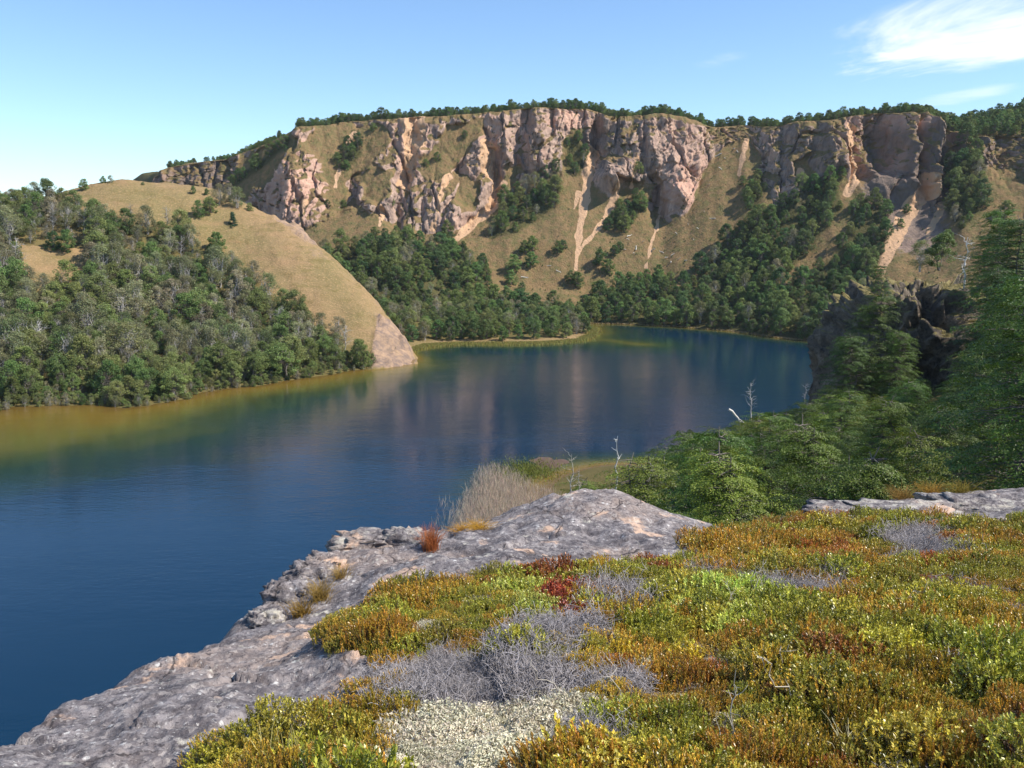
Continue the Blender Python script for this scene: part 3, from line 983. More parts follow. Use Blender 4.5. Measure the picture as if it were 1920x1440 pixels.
def ledge_z(x, y, fine=True):
    z, sd = ledge_base(x, y)
    n = 0.10 * fbm(x / 1.3, y / 1.3, 0.9, 3) * sstep(-0.3, 0.9, sd)
    if fine:
        rr = fbm(x / 0.55 + 3, y / 0.55, 2.1, 4, 0.55, ridged=True)
        wx = x + .06 * fbm(x / .2, y / .2, 1.1, 2)
        fa, ea = facets(wx / 0.62, y / 0.45, z * 0 + .5)
        fb, eb = facets(wx / 0.17, y / 0.13, z * 0 + 3.5)
        fc, ec = facets(wx / 0.06, y / 0.05, z * 0 + 8.5)
        n = n + 0.02 * rr + 0.022 * fa + 0.0045 * fb + 0.002 * fc - 0.03 * sstep(.08, 0, ea) * (fa > 0) + 0.008 * fbm(x / 0.05, y / 0.05, 4.4, 2, ridged=True)
    o = np.maximum(-sd + 0.06 * fbm(x / 0.5, y / 0.5, 6.6, 3), 0)
    drop = np.where(o < 0.35, o * o * 2.2, 0.27 + (o - 0.35) * 2.6)
    return np.maximum(z + n - drop, -6)


th = np.radians(np.linspace(-48, 47, 640)); rr = np.exp(np.linspace(math.log(1.5), math.log(24), 600))
TH, RR = np.meshgrid(th, rr)
X = RR * np.sin(TH); Y = RR * np.cos(TH)
Z = ledge_z(X, Y)
lp, lq = pix(X, Y, Z)
jx = lp + 14 * fbm(X / 0.25, Y / 0.25, 1.0, 2); jy = lq + 9 * fbm(X / 0.25, Y / 0.25, 8.0, 2)
heath = in_poly(jx, jy, HEATH_POLY).astype(float)
lich = (in_poly(jx, jy, LICHEN) | in_poly(jx, jy, PALE)).astype(float)
heath = heath * (1 - lich)
bare = sstep(-0.05, 0.35, ledge_base(X, Y)[1])
Z = np.where((heath + lich) > 0.5, Z * (1 - bare) + bare * (ledge_z(X, Y, False) - 0.01 + 0.012 * fbm(X / .12, Y / .12, 2.0, 3)), Z)
ledge_o = tag(obj('ledge_ground', grid_mesh('ledge_ground', np.stack([X, Y, Z], -1), {'heath': heath, 'lichen': lich}, M_LEDGE)), kind='structure')

# ------------------------------------------------------------------ lake
xs = np.linspace(-420, 240, 330); ys = np.linspace(-60, 420, 260)
X, Y = np.meshgrid(xs, ys)
hz = np.where((X < 25) & (Y > 110), hill_z(np.clip(X, -330, 25), np.clip(Y, 110, 400)), -30)
dsh, _ = line_dist(X, Y, [tuple(p) for p in sp_l])
spz = np.where(in_poly(X, Y, sp_poly), 0.2, -0.2 - dsh * 0.42)
rz = np.where((X > -22) & (Y > 10) & (Y < 175) & (X < 95), right_f(X, Y) * np.where(right_f(X, Y) < 0, 3.2, 1), -30)
shore_far = [tuple(p[:2]) for p in pts_rows[0][::20]]
dfar, _ = line_dist(X, Y, shore_far)
fz = -0.6 - dfar * 0.7
bar, _ = line_dist(X, Y, [tuple(L(*p)[:2]) for p in [(1085, 634), (1140, 638), (1200, 646)]])
bz = -2.0 - bar * 0.4
depth = -np.maximum.reduce([hz, spz, rz, fz, bz])
depth = np.clip(depth, 0, 20)
tag(obj('lake', grid_mesh('lake', np.stack([X, Y, np.zeros_like(X)], -1), {'depth': depth}, M_WATER)), kind='structure')
# ------------------------------------------------------------------ tree prototypes
def bend(p0, p1, n=5, wob=0.06):
    t = np.linspace(0, 1, n)[:, None]
    p0 = np.asarray(p0, float); p1 = np.asarray(p1, float)
    L_ = np.linalg.norm(p1 - p0)
    w = rng.normal(size=(n, 3)) * wob * L_ * np.sin(np.pi * t * 0.9)
    return p0 * (1 - t) + p1 * t + w


BARK = np.array(lin(120, 112, 102)); PALEBARK = np.array(lin(186, 180, 172))


def jit(col, n, amt=0.18, hue=0.08):
    c = np.repeat(np.asarray(col, float)[None], n, 0)
    c = c * (1 + rng.normal(size=(n, 1)) * amt) * (1 + rng.normal(size=(n, 3)) * hue)
    return np.clip(c, 0.004, 0.9)


def beech(h=8.0, colour=(72, 90, 42), nclump=44, per=72, leaf=0.17, wide=0.36, dens=1.0, bark=BARK, low=0.18):
    """a many-stemmed southern beech: returns trunk and crown builders"""
    tr, cr = MB(), MB()
    ns = rng.integers(2, 5)
    stems = []
    for i in range(ns):
        a = rng.uniform(0, 2 * np.pi); r = h * rng.uniform(0.08, 0.22)
        p = bend((rng.normal() * 0.12, rng.normal() * 0.12, -0.3), (r * np.cos(a), r * np.sin(a), h * rng.uniform(0.62, 0.9)), 7, 0.045)
        tr.tube(p, np.linspace(0.016 * h, 0.004 * h, 7), bark * rng.uniform(0.8, 1.25), 5)
        stems.append(p)
    base = np.array(lin(*colour)) * 1.95
    lean = rng.normal(size=2) * 0.05 * h
    for k in range(nclump):
        u = rng.uniform(0, 1) ** 0.8
        z = h * (low + (0.98 - low) * u)
        env = np.sin(np.pi * np.clip(0.16 + 0.80 * u, 0, 1)) ** 0.75 * wide * h
        a = rng.uniform(0, 2 * np.pi); r = env * rng.uniform(0.25, 1.08) ** 0.6
        c = np.array([r * np.cos(a) + lean[0] * u, r * np.sin(a) + lean[1] * u, z])
        s = stems[rng.integers(ns)]
        j = rng.integers(2, 6)
        if rng.random() < 0.8:
            tr.tube(bend(s[j], c, 4, 0.05), np.linspace(0.006 * h, 0.0015 * h, 4), bark * rng.uniform(0.8, 1.2), 3)
        n = int(per * dens * rng.uniform(0.5, 1.4))
        R = h * rng.uniform(0.06, 0.125)
        g = rng.normal(size=(n, 3)); g /= np.linalg.norm(g, axis=1)[:, None]
        g *= rng.uniform(0.25, 1, (n, 1)) ** 0.5
        pts = c + g * np.array([R * 1.05, R * 1.05, R * 0.82])
        nn = g * 0.6 + rng.normal(size=(n, 3)) * 0.55 + np.array([0, 0, 0.55])
        tone = rng.normal(1, 0.14)
        cr.leaves(pts, nn, leaf * h / 8 * rng.uniform(0.7, 1.4, n), leaf * 0.62 * h / 8 * rng.uniform(0.7, 1.3, n), jit(base * tone, n, 0.16, 0.06))
    return tr, cr


def snag(h=7.0, nb=26, col=PALEBARK, twig=3):
    tr, br = MB(), MB()
    p = bend((0, 0, -0.3), (rng.normal() * 0.06 * h, rng.normal() * 0.06 * h, h), 9, 0.02)
    tr.tube(p, np.linspace(0.02 * h, 0.004 * h, 9), col, 6)
    for k in range(nb):
        t = rng.uniform(0.25, 0.98); j = t * 8; i = int(j)
        b = p[i] + (p[min(i + 1, 8)] - p[i]) * (j - i)
        a = rng.uniform(0, 2 * np.pi); l = h * rng.uniform(0.12, 0.3) * (1.15 - 0.6 * t)
        e = b + np.array([np.cos(a) * l, np.sin(a) * l, l * rng.uniform(0.2, 1.0)])
        q = bend(b, e, 5, 0.08)
        br.tube(q, np.linspace(0.008 * h, 0.002 * h, 5), col * rng.uniform(0.8, 1.15), 4)
        for m in range(twig):
            s = q[rng.integers(1, 5)]
            e2 = s + (e - b) * 0.35 + rng.normal(size=3) * l * 0.28
            br.tube(bend(s, e2, 3, 0.05), np.linspace(0.004 * h, 0.0012 * h, 3), col * rng.uniform(0.75, 1.1), 3)
    return tr, br


def layered_beech(h=6.0, colour=(92, 112, 40), nspray=440, per=145, leaf=0.023, spread=0.37, bark=BARK, bare=0.0):
    """near tree: flat feathery sprays in storeys"""
    tr, cr = MB(), MB()
    stems = []
    for i in range(rng.integers(2, 4)):
        a = rng.uniform(0, 2 * np.pi); r = h * rng.uniform(0.04, 0.16)
        p = bend((rng.normal() * 0.1, rng.normal() * 0.1, -0.5), (r * np.cos(a), r * np.sin(a), h * rng.uniform(0.8, 0.97)), 10, 0.03)
        tr.tube(p, np.linspace(0.013 * h, 0.002 * h, 10), bark * rng.uniform(0.7, 1.1), 6)
        stems.append(p)
    base = np.array(lin(*colour)) * 1.08
    for k in range(nspray):
        lv = (rng.integers(0, 10) + rng.normal() * 0.2 + 0.5) / 10.2
        u = float(np.clip(lv, 0.02, 1)) ** 0.9
        s = stems[rng.integers(len(stems))]
        j = u * 8.9; i = int(j)
        o = s[i] + (s[i + 1] - s[i]) * (j - i)
        a = rng.uniform(0, 2 * np.pi)
        reach = h * spread * (1.04 - u) ** 0.62 * rng.uniform(0.1, 1.0) ** 0.55
        out = np.array([np.cos(a), np.sin(a), 0])
        c = o + out * reach + np.array([0, 0, reach * rng.uniform(-0.25, 0.2)])
        if rng.random() < 0.6:
            tr.tube(bend(o, c, 4, 0.04), np.linspace(0.004 * h, 0.001 * h, 4), bark * rng.uniform(0.7, 1.1), 3)
        if rng.random() < bare:
            for m in range(5):
                tr.tube(bend(c, c + (out * 0.3 + rng.normal(size=3) * 0.2) * h / 6, 3, 0.06), np.linspace(0.0014 * h, 0.0005 * h, 3), PALEBARK * 0.5, 3)
            continue
        ln = rng.uniform(0.38, 0.85) * h / 6
        n = int(per * rng.uniform(0.7, 1.3))
        t = rng.uniform(-0.15, 1, n)
        side = np.array([-np.sin(a), np.cos(a), 0])
        w = ln * 0.42 * np.sqrt(np.clip(1.02 - t, 0, 1.2))
        lat = rng.uniform(-1, 1, n)
        tilt = rng.uniform(-0.25, 0.35)
        pts = c + out * (t * ln)[:, None] + side * (lat * w)[:, None]
        pts[:, 2] += t * ln * tilt - 0.28 * ln * t * t - 0.10 * ln * lat * lat + rng.normal(size=n) * 0.022 * h / 6
        nn = np.array([0, 0, 0.8]) + out * 0.75 + rng.normal(size=(n, 3)) * 0.45
        td = out * 0.8 + side * np.sign(lat)[:, None] * 0.7
        tone = rng.normal(1, 0.15)
        cr.leaves(pts, nn, leaf * h / 6 * rng.uniform(0.75, 1.5, n), leaf * 0.55 * h / 6 * rng.uniform(0.8, 1.3, n), jit(base * tone, n, 0.16, 0.05), tdir=td)
    return tr, cr


def conifer_like(h=6.0):
    tr, cr = MB(), MB()
    tr.tube(bend((0, 0, -0.3), (0, 0, h), 6, 0.01), np.linspace(0.03 * h, 0.004 * h, 6), BARK * 0.7, 5)
    base = np.array(lin(52, 76, 44))
    for k in range(60):
        u = rng.uniform(0.05, 1); a = rng.uniform(0, 2 * np.pi); r = 0.34 * h * (1.05 - u) * rng.uniform(0.5, 1.1)
        c = np.array([r * np.cos(a), r * np.sin(a), h * u])
        n = 60; g = rng.normal(size=(n, 3)) * np.array([1, 1, 0.5]) * 0.055 * h
        cr.leaves(c + g, g + np.array([0, 0, 0.3]), 0.14, 0.09, jit(base, n))
    return tr, cr


def two_part(name, trb, crb, leafmat, barkmat=TWIG):
    """one mesh with bark and leaves (for the massed far wood)"""
    V = np.concatenate(trb.V + crb.V); C = np.concatenate(trb.C + crb.C)
    F = np.concatenate(trb.F + [f + trb.n for f in crb.F])
    nt_ = sum(len(f) for f in trb.F)
    me = mesh_np(name, V, F, C)
    me.materials.append(barkmat); me.materials.append(leafmat)
    idx = np.ones(len(F), np.int32); idx[:nt_] = 0
    me.polygons.foreach_set('material_index', idx)
    return me


class Proto:
    def __init__(self, name, trb, crb, leafmat, h, parts=('trunk', 'crown'), second_mat=None):
        self.h = h
        self.parts = [(parts[0], trb.mesh(name + '_' + parts[0], TWIG, True)), (parts[1], crb.mesh(name + '_' + parts[1], second_mat or leafmat))]
        self.trb, self.crb, self.leafmat, self.name = trb, crb, leafmat, name
        self._j = None

    def joined(self):
        if self._j is None:
            self._j = two_part(self.name + '_mass', self.trb, self.crb, self.leafmat)
        return self._j

    def place(self, kind, loc, rz, s, tilt=(0, 0)):
        e = bpy.data.objects.new(kind, None)
        e.empty_display_size = 0.2
        COL.objects.link(e)
        e.location = loc; e.rotation_euler = (tilt[0], tilt[1], rz)
        e.scale = (s, s, s) if not hasattr(s, '__len__') else s
        for pn, me in self.parts:
            c = bpy.data.objects.new(pn, me)
            COL.objects.link(c)
            c.parent = e
        return e


FULL = [Proto('green_beech', *beech(8, c, 64, 130, 0.125, w, low=.08), LEAF, 8) for c, w in (((86, 96, 52), .36), ((92, 100, 56), .38), ((80, 92, 48), .35), ((98, 104, 60), .37))]
SPARSE = [Proto('thin_beech', *beech(8.5, c, 60, 95, 0.105, .35, bark=PALEBARK * 0.8, low=.16), LEAF, 8.5) for c in ((98, 98, 68), (92, 96, 60), (106, 102, 76))]
DARK = [Proto('dark_beech', *beech(8, c, 60, 140, 0.135, .38, low=.03), LEAF, 8) for c in ((72, 88, 46), (80, 94, 48), (66, 82, 46), (86, 98, 52))]
BARE = [Proto('bare_tree', *snag(7.5, 30, PALEBARK * 0.85, 4), LEAF, 7.5, ('trunk', 'branches'), TWIG) for _ in range(2)]
NEAR = [Proto('layered_beech', *layered_beech(6, c), LEAF_NEAR, 6) for c in ((100, 116, 40), (84, 104, 38), (110, 122, 44), (72, 94, 38))]
NEARD = [Proto('leggy_beech', *layered_beech(6, (104, 106, 56), 230, 80, bare=0.2, bark=PALEBARK * 0.45), LEAF_NEAR, 6)]
CONI = Proto('dense_tree', *conifer_like(6), LEAF, 6)


def scatter_object(name, pts, rots, scls, meshes, idx, label, cat):
    """one object that holds a mass of alike plants"""
    pc = bpy.data.collections.new(name + '_plants')
    for i, me in enumerate(meshes):
        o = bpy.data.objects.new('%s_plant_%02d' % (name, i), me)
        pc.objects.link(o)
    me = bpy.data.meshes.new(name)
    pts = np.asarray(pts, np.float32)
    me.vertices.add(len(pts)); me.vertices.foreach_set('co', pts.ravel())
    for nm, v, t in (('rz', rots, 'FLOAT'), ('sc', scls, 'FLOAT'), ('ix', idx, 'INT')):
        a = me.attributes.new(nm, t, 'POINT')
        a.data.foreach_set('value', np.asarray(v, np.float32 if t == 'FLOAT' else np.int32))
    me.update()
    o = obj(name, me)
    ng = bpy.data.node_groups.new(name + '_scatter', 'GeometryNodeTree')
    ng.interface.new_socket('Geometry', in_out='INPUT', socket_type='NodeSocketGeometry')
    ng.interface.new_socket('Geometry', in_out='OUTPUT', socket_type='NodeSocketGeometry')
    nd, lk = ng.nodes, ng.links
    gi = nd.new('NodeGroupInput'); go = nd.new('NodeGroupOutput')
    ip = nd.new('GeometryNodeInstanceOnPoints')
    ci = nd.new('GeometryNodeCollectionInfo')
    ci.inputs['Collection'].default_value = pc
    ci.inputs['Separate Children'].default_value = True
    ci.inputs['Reset Children'].default_value = True

    def na(nm, t):
        n = nd.new('GeometryNodeInputNamedAttribute'); n.data_type = t
        n.inputs['Name'].default_value = nm
        return n.outputs['Attribute']
    cx = nd.new('ShaderNodeCombineXYZ'); lk.new(na('rz', 'FLOAT'), cx.inputs[2])
    cs = nd.new('ShaderNodeCombineXYZ'); sc_ = na('sc', 'FLOAT')
    for i in range(3):
        lk.new(sc_, cs.inputs[i])
    er = nd.new('FunctionNodeEulerToRotation'); lk.new(cx.outputs[0], er.inputs[0])
    ip.inputs['Pick Instance'].default_value = True
    lk.new(gi.outputs[0], ip.inputs['Points']); lk.new(ci.outputs[0], ip.inputs['Instance'])
    lk.new(na('ix', 'INT'), ip.inputs['Instance Index'])
    lk.new(er.outputs[0], ip.inputs['Rotation']); lk.new(cs.outputs[0], ip.inputs['Scale'])
    lk.new(ip.outputs[0], go.inputs[0])
    md = o.modifiers.new('scatter', 'NODES'); md.node_group = ng
    tag(o, label, cat, kind='stuff')
    return o


def poisson(n_try, sampler, spacing):
    """dart throwing; spacing: number or function of point"""
    out = []
    grid = {}
    cs = spacing if not callable(spacing) else 1.0
    cand = sampler(n_try)
    sp = np.array([spacing(*c) for c in cand]) if callable(spacing) else np.full(len(cand), spacing)
    cell = sp.max()
    for c, s in zip(cand, sp):
        k = (int(c[0] // cell), int(c[1] // cell))
        ok = True
        for i in (-1, 0, 1):
            for j in (-1, 0, 1):
                for q, qs in grid.get((k[0] + i, k[1] + j), ()):
                    if (q[0] - c[0]) ** 2 + (q[1] - c[1]) ** 2 < (0.5 * (s + qs)) ** 2:
                        ok = False; break
                if not ok: break
            if not ok: break
        if ok:
            grid.setdefault(k, []).append((c, s)); out.append(c)
    return np.array(out)


def hit(px, py, zf, d0, d1, n=500):
    """first point where the sight line px,py meets height field zf"""
    D = np.linspace(d0, d1, n)
    q = P(np.full(n, float(px)), np.full(n, float(py)), D)
    b = q[:, 2] <= zf(q[:, 0], q[:, 1])
    i = int(np.argmax(b)) if b.any() else n - 1
    return q[i]


def far_spot(px, py):
    """spot of the far valley side first planned at px,py"""
    m = (FARPX - px) ** 2 + (FARPY - py) ** 2 + (FARRV > 4.2) * 1e5
    i = int(np.argmin(m))
    return FARV.reshape(-1, 3)[i]


# ------------------------------------------------------------------ wood on the left hill
def samp(n):
    return np.stack([rng.uniform(-170, 10, n), rng.uniform(165, 312, n)], -1)


cand = poisson(30000, samp, 3.25)
cz = hill_z(cand[:, 0], cand[:, 1])
cpx, cpy = pix(cand[:, 0], cand[:, 1], cz)
wx = cpx + 16 * fbm(cand[:, 0] / 12, cand[:, 1] / 12, 0.2, 2); wy = cpy + 12 * fbm(cand[:, 0] / 12, cand[:, 1] / 12, 6.2, 2)
keep = in_poly(wx, wy, WOOD_HILL) & ~in_poly(wx, wy, CLEARING) & (cpx > -60) & (cz > 0.1)
cand, cz, cpx, cpy = cand[keep], cz[keep], cpx[keep], cpy[keep]
order = np.argsort(cand[:, 1])
mass = []       # (loc, rz, scale, proto)
n_ind = 0
shade_n = fbm(cand[:, 0] / 25, cand[:, 1] / 25, 3.2, 2)
for i in order:
    loc = (cand[i, 0], cand[i, 1], cz[i] - 0.15)
    r = rng.random() + 0.25 * shade_n[i]
    edge = cz[i] < 2.5
    if r < 0.36 or edge:
        pr = FULL[rng.integers(4)]; nm = 'beech_tree'
        lab = 'green beech tree standing at the lake edge below the grassy hill' if edge else 'green leafy beech in the hillside wood'
        gr = 'beeches along the lake edge below the grassy hill' if edge else 'green beeches in the wood on the grassy hill'
    elif r < 0.93:
        pr = SPARSE[rng.integers(3)]; nm = 'beech_tree'
        lab = 'thin grey-green beech in the hillside wood'; gr = 'thin grey-green beeches on the grassy hill'
    else:
        pr = BARE[rng.integers(2)]; nm = 'bare_tree'
        lab = 'bare grey dead tree in the hillside wood'; gr = 'bare dead trees on the grassy hill'
    if not edge:
        wh = ('near the water' if cpy[i] > 690 else 'beside the small grass clearing' if cpx[i] < 260 and cpy[i] < 580 and cpy[i] > 440 else 'on the hill shoulder above the clearing' if cpy[i] <= 440 else
              'along the upper edge by the open grass' if cpx[i] > 330 and cpy[i] < 560 + .5 * (cpx[i] - 450) else 'in the middle of the wood')
        lab = lab + ', ' + wh
        gr = gr + ' ' + wh
    h = np.clip(rng.normal(7.4, 1.7), 3.8, 11.5) * (0.8 if edge else 1.0) * (0.85 if cpy[i] < 430 else 1)
    s = h / pr.h
    if n_ind < 230:
        tag(pr.place(nm, loc, rng.uniform(0, 6.28), (s * rng.uniform(.8, 1.3), s * rng.uniform(.8, 1.3), s), (rng.normal() * .05, rng.normal() * .04)), lab, 'tree', gr)
        n_ind += 1
    else:
        mass.append((loc, rng.uniform(0, 6.28), s, pr))
print('left wood', len(order))

# low bushes overhanging the water along the left shore
sx = rng.uniform(-125, -36, 16000); sy = rng.uniform(160, 236, 16000); sz = hill_z(sx, sy)
kk = (sz > -0.15) & (sz < 2.4)
sb = poisson(0, lambda n: np.stack([sx[kk], sy[kk], sz[kk]], -1), 1.5)
scatter_object('shore_shrubs', sb - np.array([0, 0, .25]), rng.uniform(0, 6, len(sb)), rng.uniform(.16, .34, len(sb)), [p.joined() for p in FULL + SPARSE], rng.integers(0, 7, len(sb)),
               'low green shrubs overhanging the water along the wooded left shore', 'shrubs')

# single trees on the open grass of the hill
for px, py, h, pr, lab in [
    (437, 426, 4.6, CONI, 'small dense dark cone-shaped tree alone on the grassy hill'),
    (375, 410, 5.6, FULL[2], 'round bushy tree at the near end of the clump on the open hill'),
    (397, 405, 6.0, FULL[0], 'tallest round tree in the middle of the clump on the open hill'),
    (412, 385, 6.6, SPARSE[0], 'thin see-through tree behind the clump on the open hill'),
    (445, 392, 7.0, SPARSE[1], 'thin pale-stemmed tree just behind the small cone-shaped tree'),
    (432, 380, 6.0, SPARSE[2], 'slender thin tree highest in the clump on the open hill'),
    (470, 398, 3.0, FULL[3], 'small lone bush right of the cone-shaped tree on the hill'),
    (362, 364, 2.6, DARK[0], 'low dark bush on the hill skyline below the distant grey cliff'),
    (388, 367, 2.4, DARK[1], 'second low dark bush on the hill skyline below the grey cliff'),
    (268, 350, 1.6, DARK[2], 'tiny lone bush on the bare top of the grassy hill'),
    (158, 358, 3.8, DARK[3], 'dark twiggy tree on the skyline at the top of the grassy hill'),
    (193, 345, 2.6, DARK[3], 'left one of two small trees on the bare hilltop'),
    (208, 345, 2.8, SPARSE[1], 'right one of two small trees on the bare hilltop'),
    (408, 478, 6.8, DARK[1], 'dark green tree at the upper edge of the wood by the grass'),
    (125, 474, 6.4, DARK[0], 'dark tree with its shadow on the small grass clearing'),
    (100, 470, 5.6, DARK[2], 'dark tree at the back edge of the small grass clearing'),
]:
    q = hit(px, py, hill_z, 150, 330)
    s = h / pr.h
    tag(pr.place('hill_tree', q - np.array([0, 0, .1]), rng.uniform(0, 6), s), lab, 'tree', 'single trees on the grassy hill')

# ------------------------------------------------------------------ woods of the far valley side
fv = FARV.reshape(-1, 3); fpx = FARPX.ravel(); fpy = FARPY.ravel(); frv = FARRV.ravel()
inw = np.zeros(len(fv), bool)
for poly in WOODS_FAR:
    inw |= in_poly(fpx, fpy, poly)
inw &= (frv < 4.0) & (frv > 1.0) & (fv[:, 2] > 0.4) & (fpx < 1960)
pool = fv[inw]; pool_px = fpx[inw]
sel = poisson(0, lambda n: np.concatenate([pool[rng.permutation(len(pool))[:26000], :]], 0), 4.3)
for q in sel:
    rr0 = rng.random()
    pr = DARK[rng.integers(4)] if rr0 < 0.74 else FULL[rng.integers(4)] if rr0 < .92 else SPARSE[rng.integers(3)]
    mass.append((tuple(q - np.array([0, 0, .3])), rng.uniform(0, 6.28), np.clip(rng.normal(6.4, 1.6), 3, 10) / pr.h, pr))
# trees on the plateau behind the rim
top_m = (frv > np.where(fpx > 1745, 4.05, 4.6)) & (frv < 5.75) & (fpx > 318) & (fpx < 2000)
pool = fv[top_m]; ppx_ = fpx[top_m]
GAP = [(528, 560), (1335, 1345), (1392, 1405)]
dens_ok = np.ones(len(pool), bool)
for a, b_ in GAP:
    dens_ok &= ~((ppx_ > a) & (ppx_ < b_))
pool = pool[dens_ok]
sel = poisson(0, lambda n: pool[rng.permutation(len(pool))[:24000]], 2.7)
for q in sel:
    pr = DARK[rng.integers(4)]
    spx, spy = pix(q[0], q[1], q[2])
    cl_n = float(fbm(np.array(q[0] / 16), np.array(q[1] / 30), 5.5, 2))
    if cl_n < -.8 or (spx < 480 and cl_n < 0.0):
        continue
    h = np.clip(rng.normal(4.2, .9) + 1.0 * cl_n, 1.8, 6.5) * (0.7 if spx < 560 else 1)
    mass.append((tuple(q - np.array([0, 0, .3])), rng.uniform(0, 6.28), h / pr.h, pr))
# trees on the spit
def samp(n):
    return np.stack([rng.uniform(-70, 34, n), rng.uniform(278, 350, n)], -1)
cand = poisson(4000, samp, 4.0)
zz = spit_z(cand[:, 0], cand[:, 1])
for q, z in zip(cand, zz):
    if z > 0.35:
        pr = (FULL + SPARSE)[rng.integers(7)] if rng.random() < 0.65 else DARK[rng.integers(4)]
        mass.append(((q[0], q[1], z - .2), rng.uniform(0, 6.28), rng.uniform(4.6, 7.2) / pr.h, pr))
protos = FULL + SPARSE + DARK + BARE
print('mass trees', len(mass))
scatter_object('forest', [m[0] for m in mass], [m[1] for m in mass], [m[2] for m in mass], [p.joined() for p in protos], [protos.index(m[3]) for m in mass],
               'dark green beech forest covering the foot of the cliffs and plateau', 'forest')

# single trees dotted over the grassy talus
ISO = [(1082, 538, 7), (1068, 530, 5.5), (1116, 552, 6), (1125, 500, 7.5), (1140, 515, 7), (1150, 482, 5), (1160, 470, 4.6), (962, 512, 8), (958, 535, 6.5), (985, 478, 6.5), (1000, 470, 7), (996, 500, 7), (978, 545, 4), (1046, 478, 6), (1056, 470, 4.5),
       (868, 495, 5), (908, 498, 4.2), (885, 525, 6), (902, 550, 5), (948, 555, 3.2), (974, 560, 3.4), (1140, 430, 6), (1150, 415, 6), (1160, 395, 6), (1172, 408, 5), (1176, 425, 5.5), (1195, 328, 6), (1190, 385, 4.5), (1390, 350, 4.5), (1405, 380, 6), (1418, 362, 6),
       (617, 388, 3.8), (640, 390, 4.2), (648, 320, 5), (636, 316, 4), (660, 285, 5), (540, 285, 3), (872, 260, 3.8), (1205, 395, 3.6), (1280, 395, 3), (1885, 405, 6), (1560, 360, 6), (1700, 400, 4), (1690, 425, 3.6), (1775, 450, 5), (700, 245, 4.5), (820, 300, 4.5), (800, 310, 4), (735, 385, 3.5)]
for px, py, h in ISO:
    q = far_spot(px, py)
    pr = DARK[rng.integers(4)]
    s = h / pr.h
    tag(pr.place('slope_tree', q - np.array([0, 0, .3]), rng.uniform(0, 6.28), (s * 1.1, s * 1.1, s)),
        'dark green tree standing apart from the wood on the slope below the cliffs', 'tree', 'single trees dotted over the slope below the cliffs')

# bleached logs lying on the talus
mb = MB()
mb.tube(bend((-1.2, 0, 0.12), (1.2, 0, 0.16), 6, 0.05), np.linspace(0.16, 0.07, 6), np.array(lin(206, 200, 190)), 6)
for k in range(3):
    s0 = np.array([rng.uniform(-.3, .9), 0, .14])
    mb.tube(bend(s0, s0 + np.array([.5, rng.uniform(-.5, .5), rng.uniform(.1, .4)]), 4, .05), np.linspace(.06, .02, 4), np.array(lin(200, 194, 186)), 4)
log_me = mb.mesh('fallen_log', TWIG, True)
LOGS = [(1178, 452), (1170, 470), (1165, 462), (1188, 478), (1192, 468), (1250, 482), (1262, 478), (1272, 488), (1258, 492), (1285, 490), (1345, 292), (1358, 300), (1352, 322), (1338, 335), (1382, 290), (1330, 352), (1290, 425), (1268, 440), (1222, 468), (1180, 445), (1205, 455), (1240, 470),
        (983, 520), (978, 548), (1320, 400), (1335, 410), (1310, 430), (1300, 452), (1030, 500), (1048, 512), (1375, 285)]
for px, py in LOGS:
    q = far_spot(px, py)
    o = obj('fallen_log', log_me, loc=q + np.array([0, 0, .1]), rot=(rng.uniform(-.2, .2), rng.uniform(-.6, .6), rng.uniform(0, 3.1)), scale=rng.uniform(.7, 1.5))
    tag(o, 'bleached fallen log lying on the grassy slope below the cliffs', 'log', 'bleached logs strewn over the slope below the cliffs')

# low scrub and tussocks dotted over the open grass
n = 5200
sx = rng.uniform(-150, 0, n); sy = rng.uniform(200, 320, n); sz = hill_z(sx, sy)
a_, b_ = pix(sx, sy, sz)
kk = (sz > 1) & ~in_poly(a_, b_, WOOD_HILL) & (rng.random(n) < np.clip(.25 + .8 * fbm(sx / 9, sy / 9, 4.0, 2), 0, 1))
q = np.stack([sx[kk], sy[kk], sz[kk] - .05], -1)
m2 = (FARRV.ravel() > 1.2) & (FARRV.ravel() < 3.9) & (fpx > 430) & (fpx < 1940)
far_q = fv[m2][rng.permutation(int(m2.sum()))[:2600]]
far_q = far_q - np.array([0, 0, .1])
q = np.concatenate([q, far_q])
scatter_object('scrub', q, rng.uniform(0, 6, len(q)), np.concatenate([rng.uniform(.02, .055, int(kk.sum())), rng.uniform(.05, .17, len(far_q)) ** 1.25]), [p.joined() for p in FULL + DARK], rng.integers(0, 8, len(q)),
               'low scrub and tussocks dotted over the grassy slopes', 'scrub')

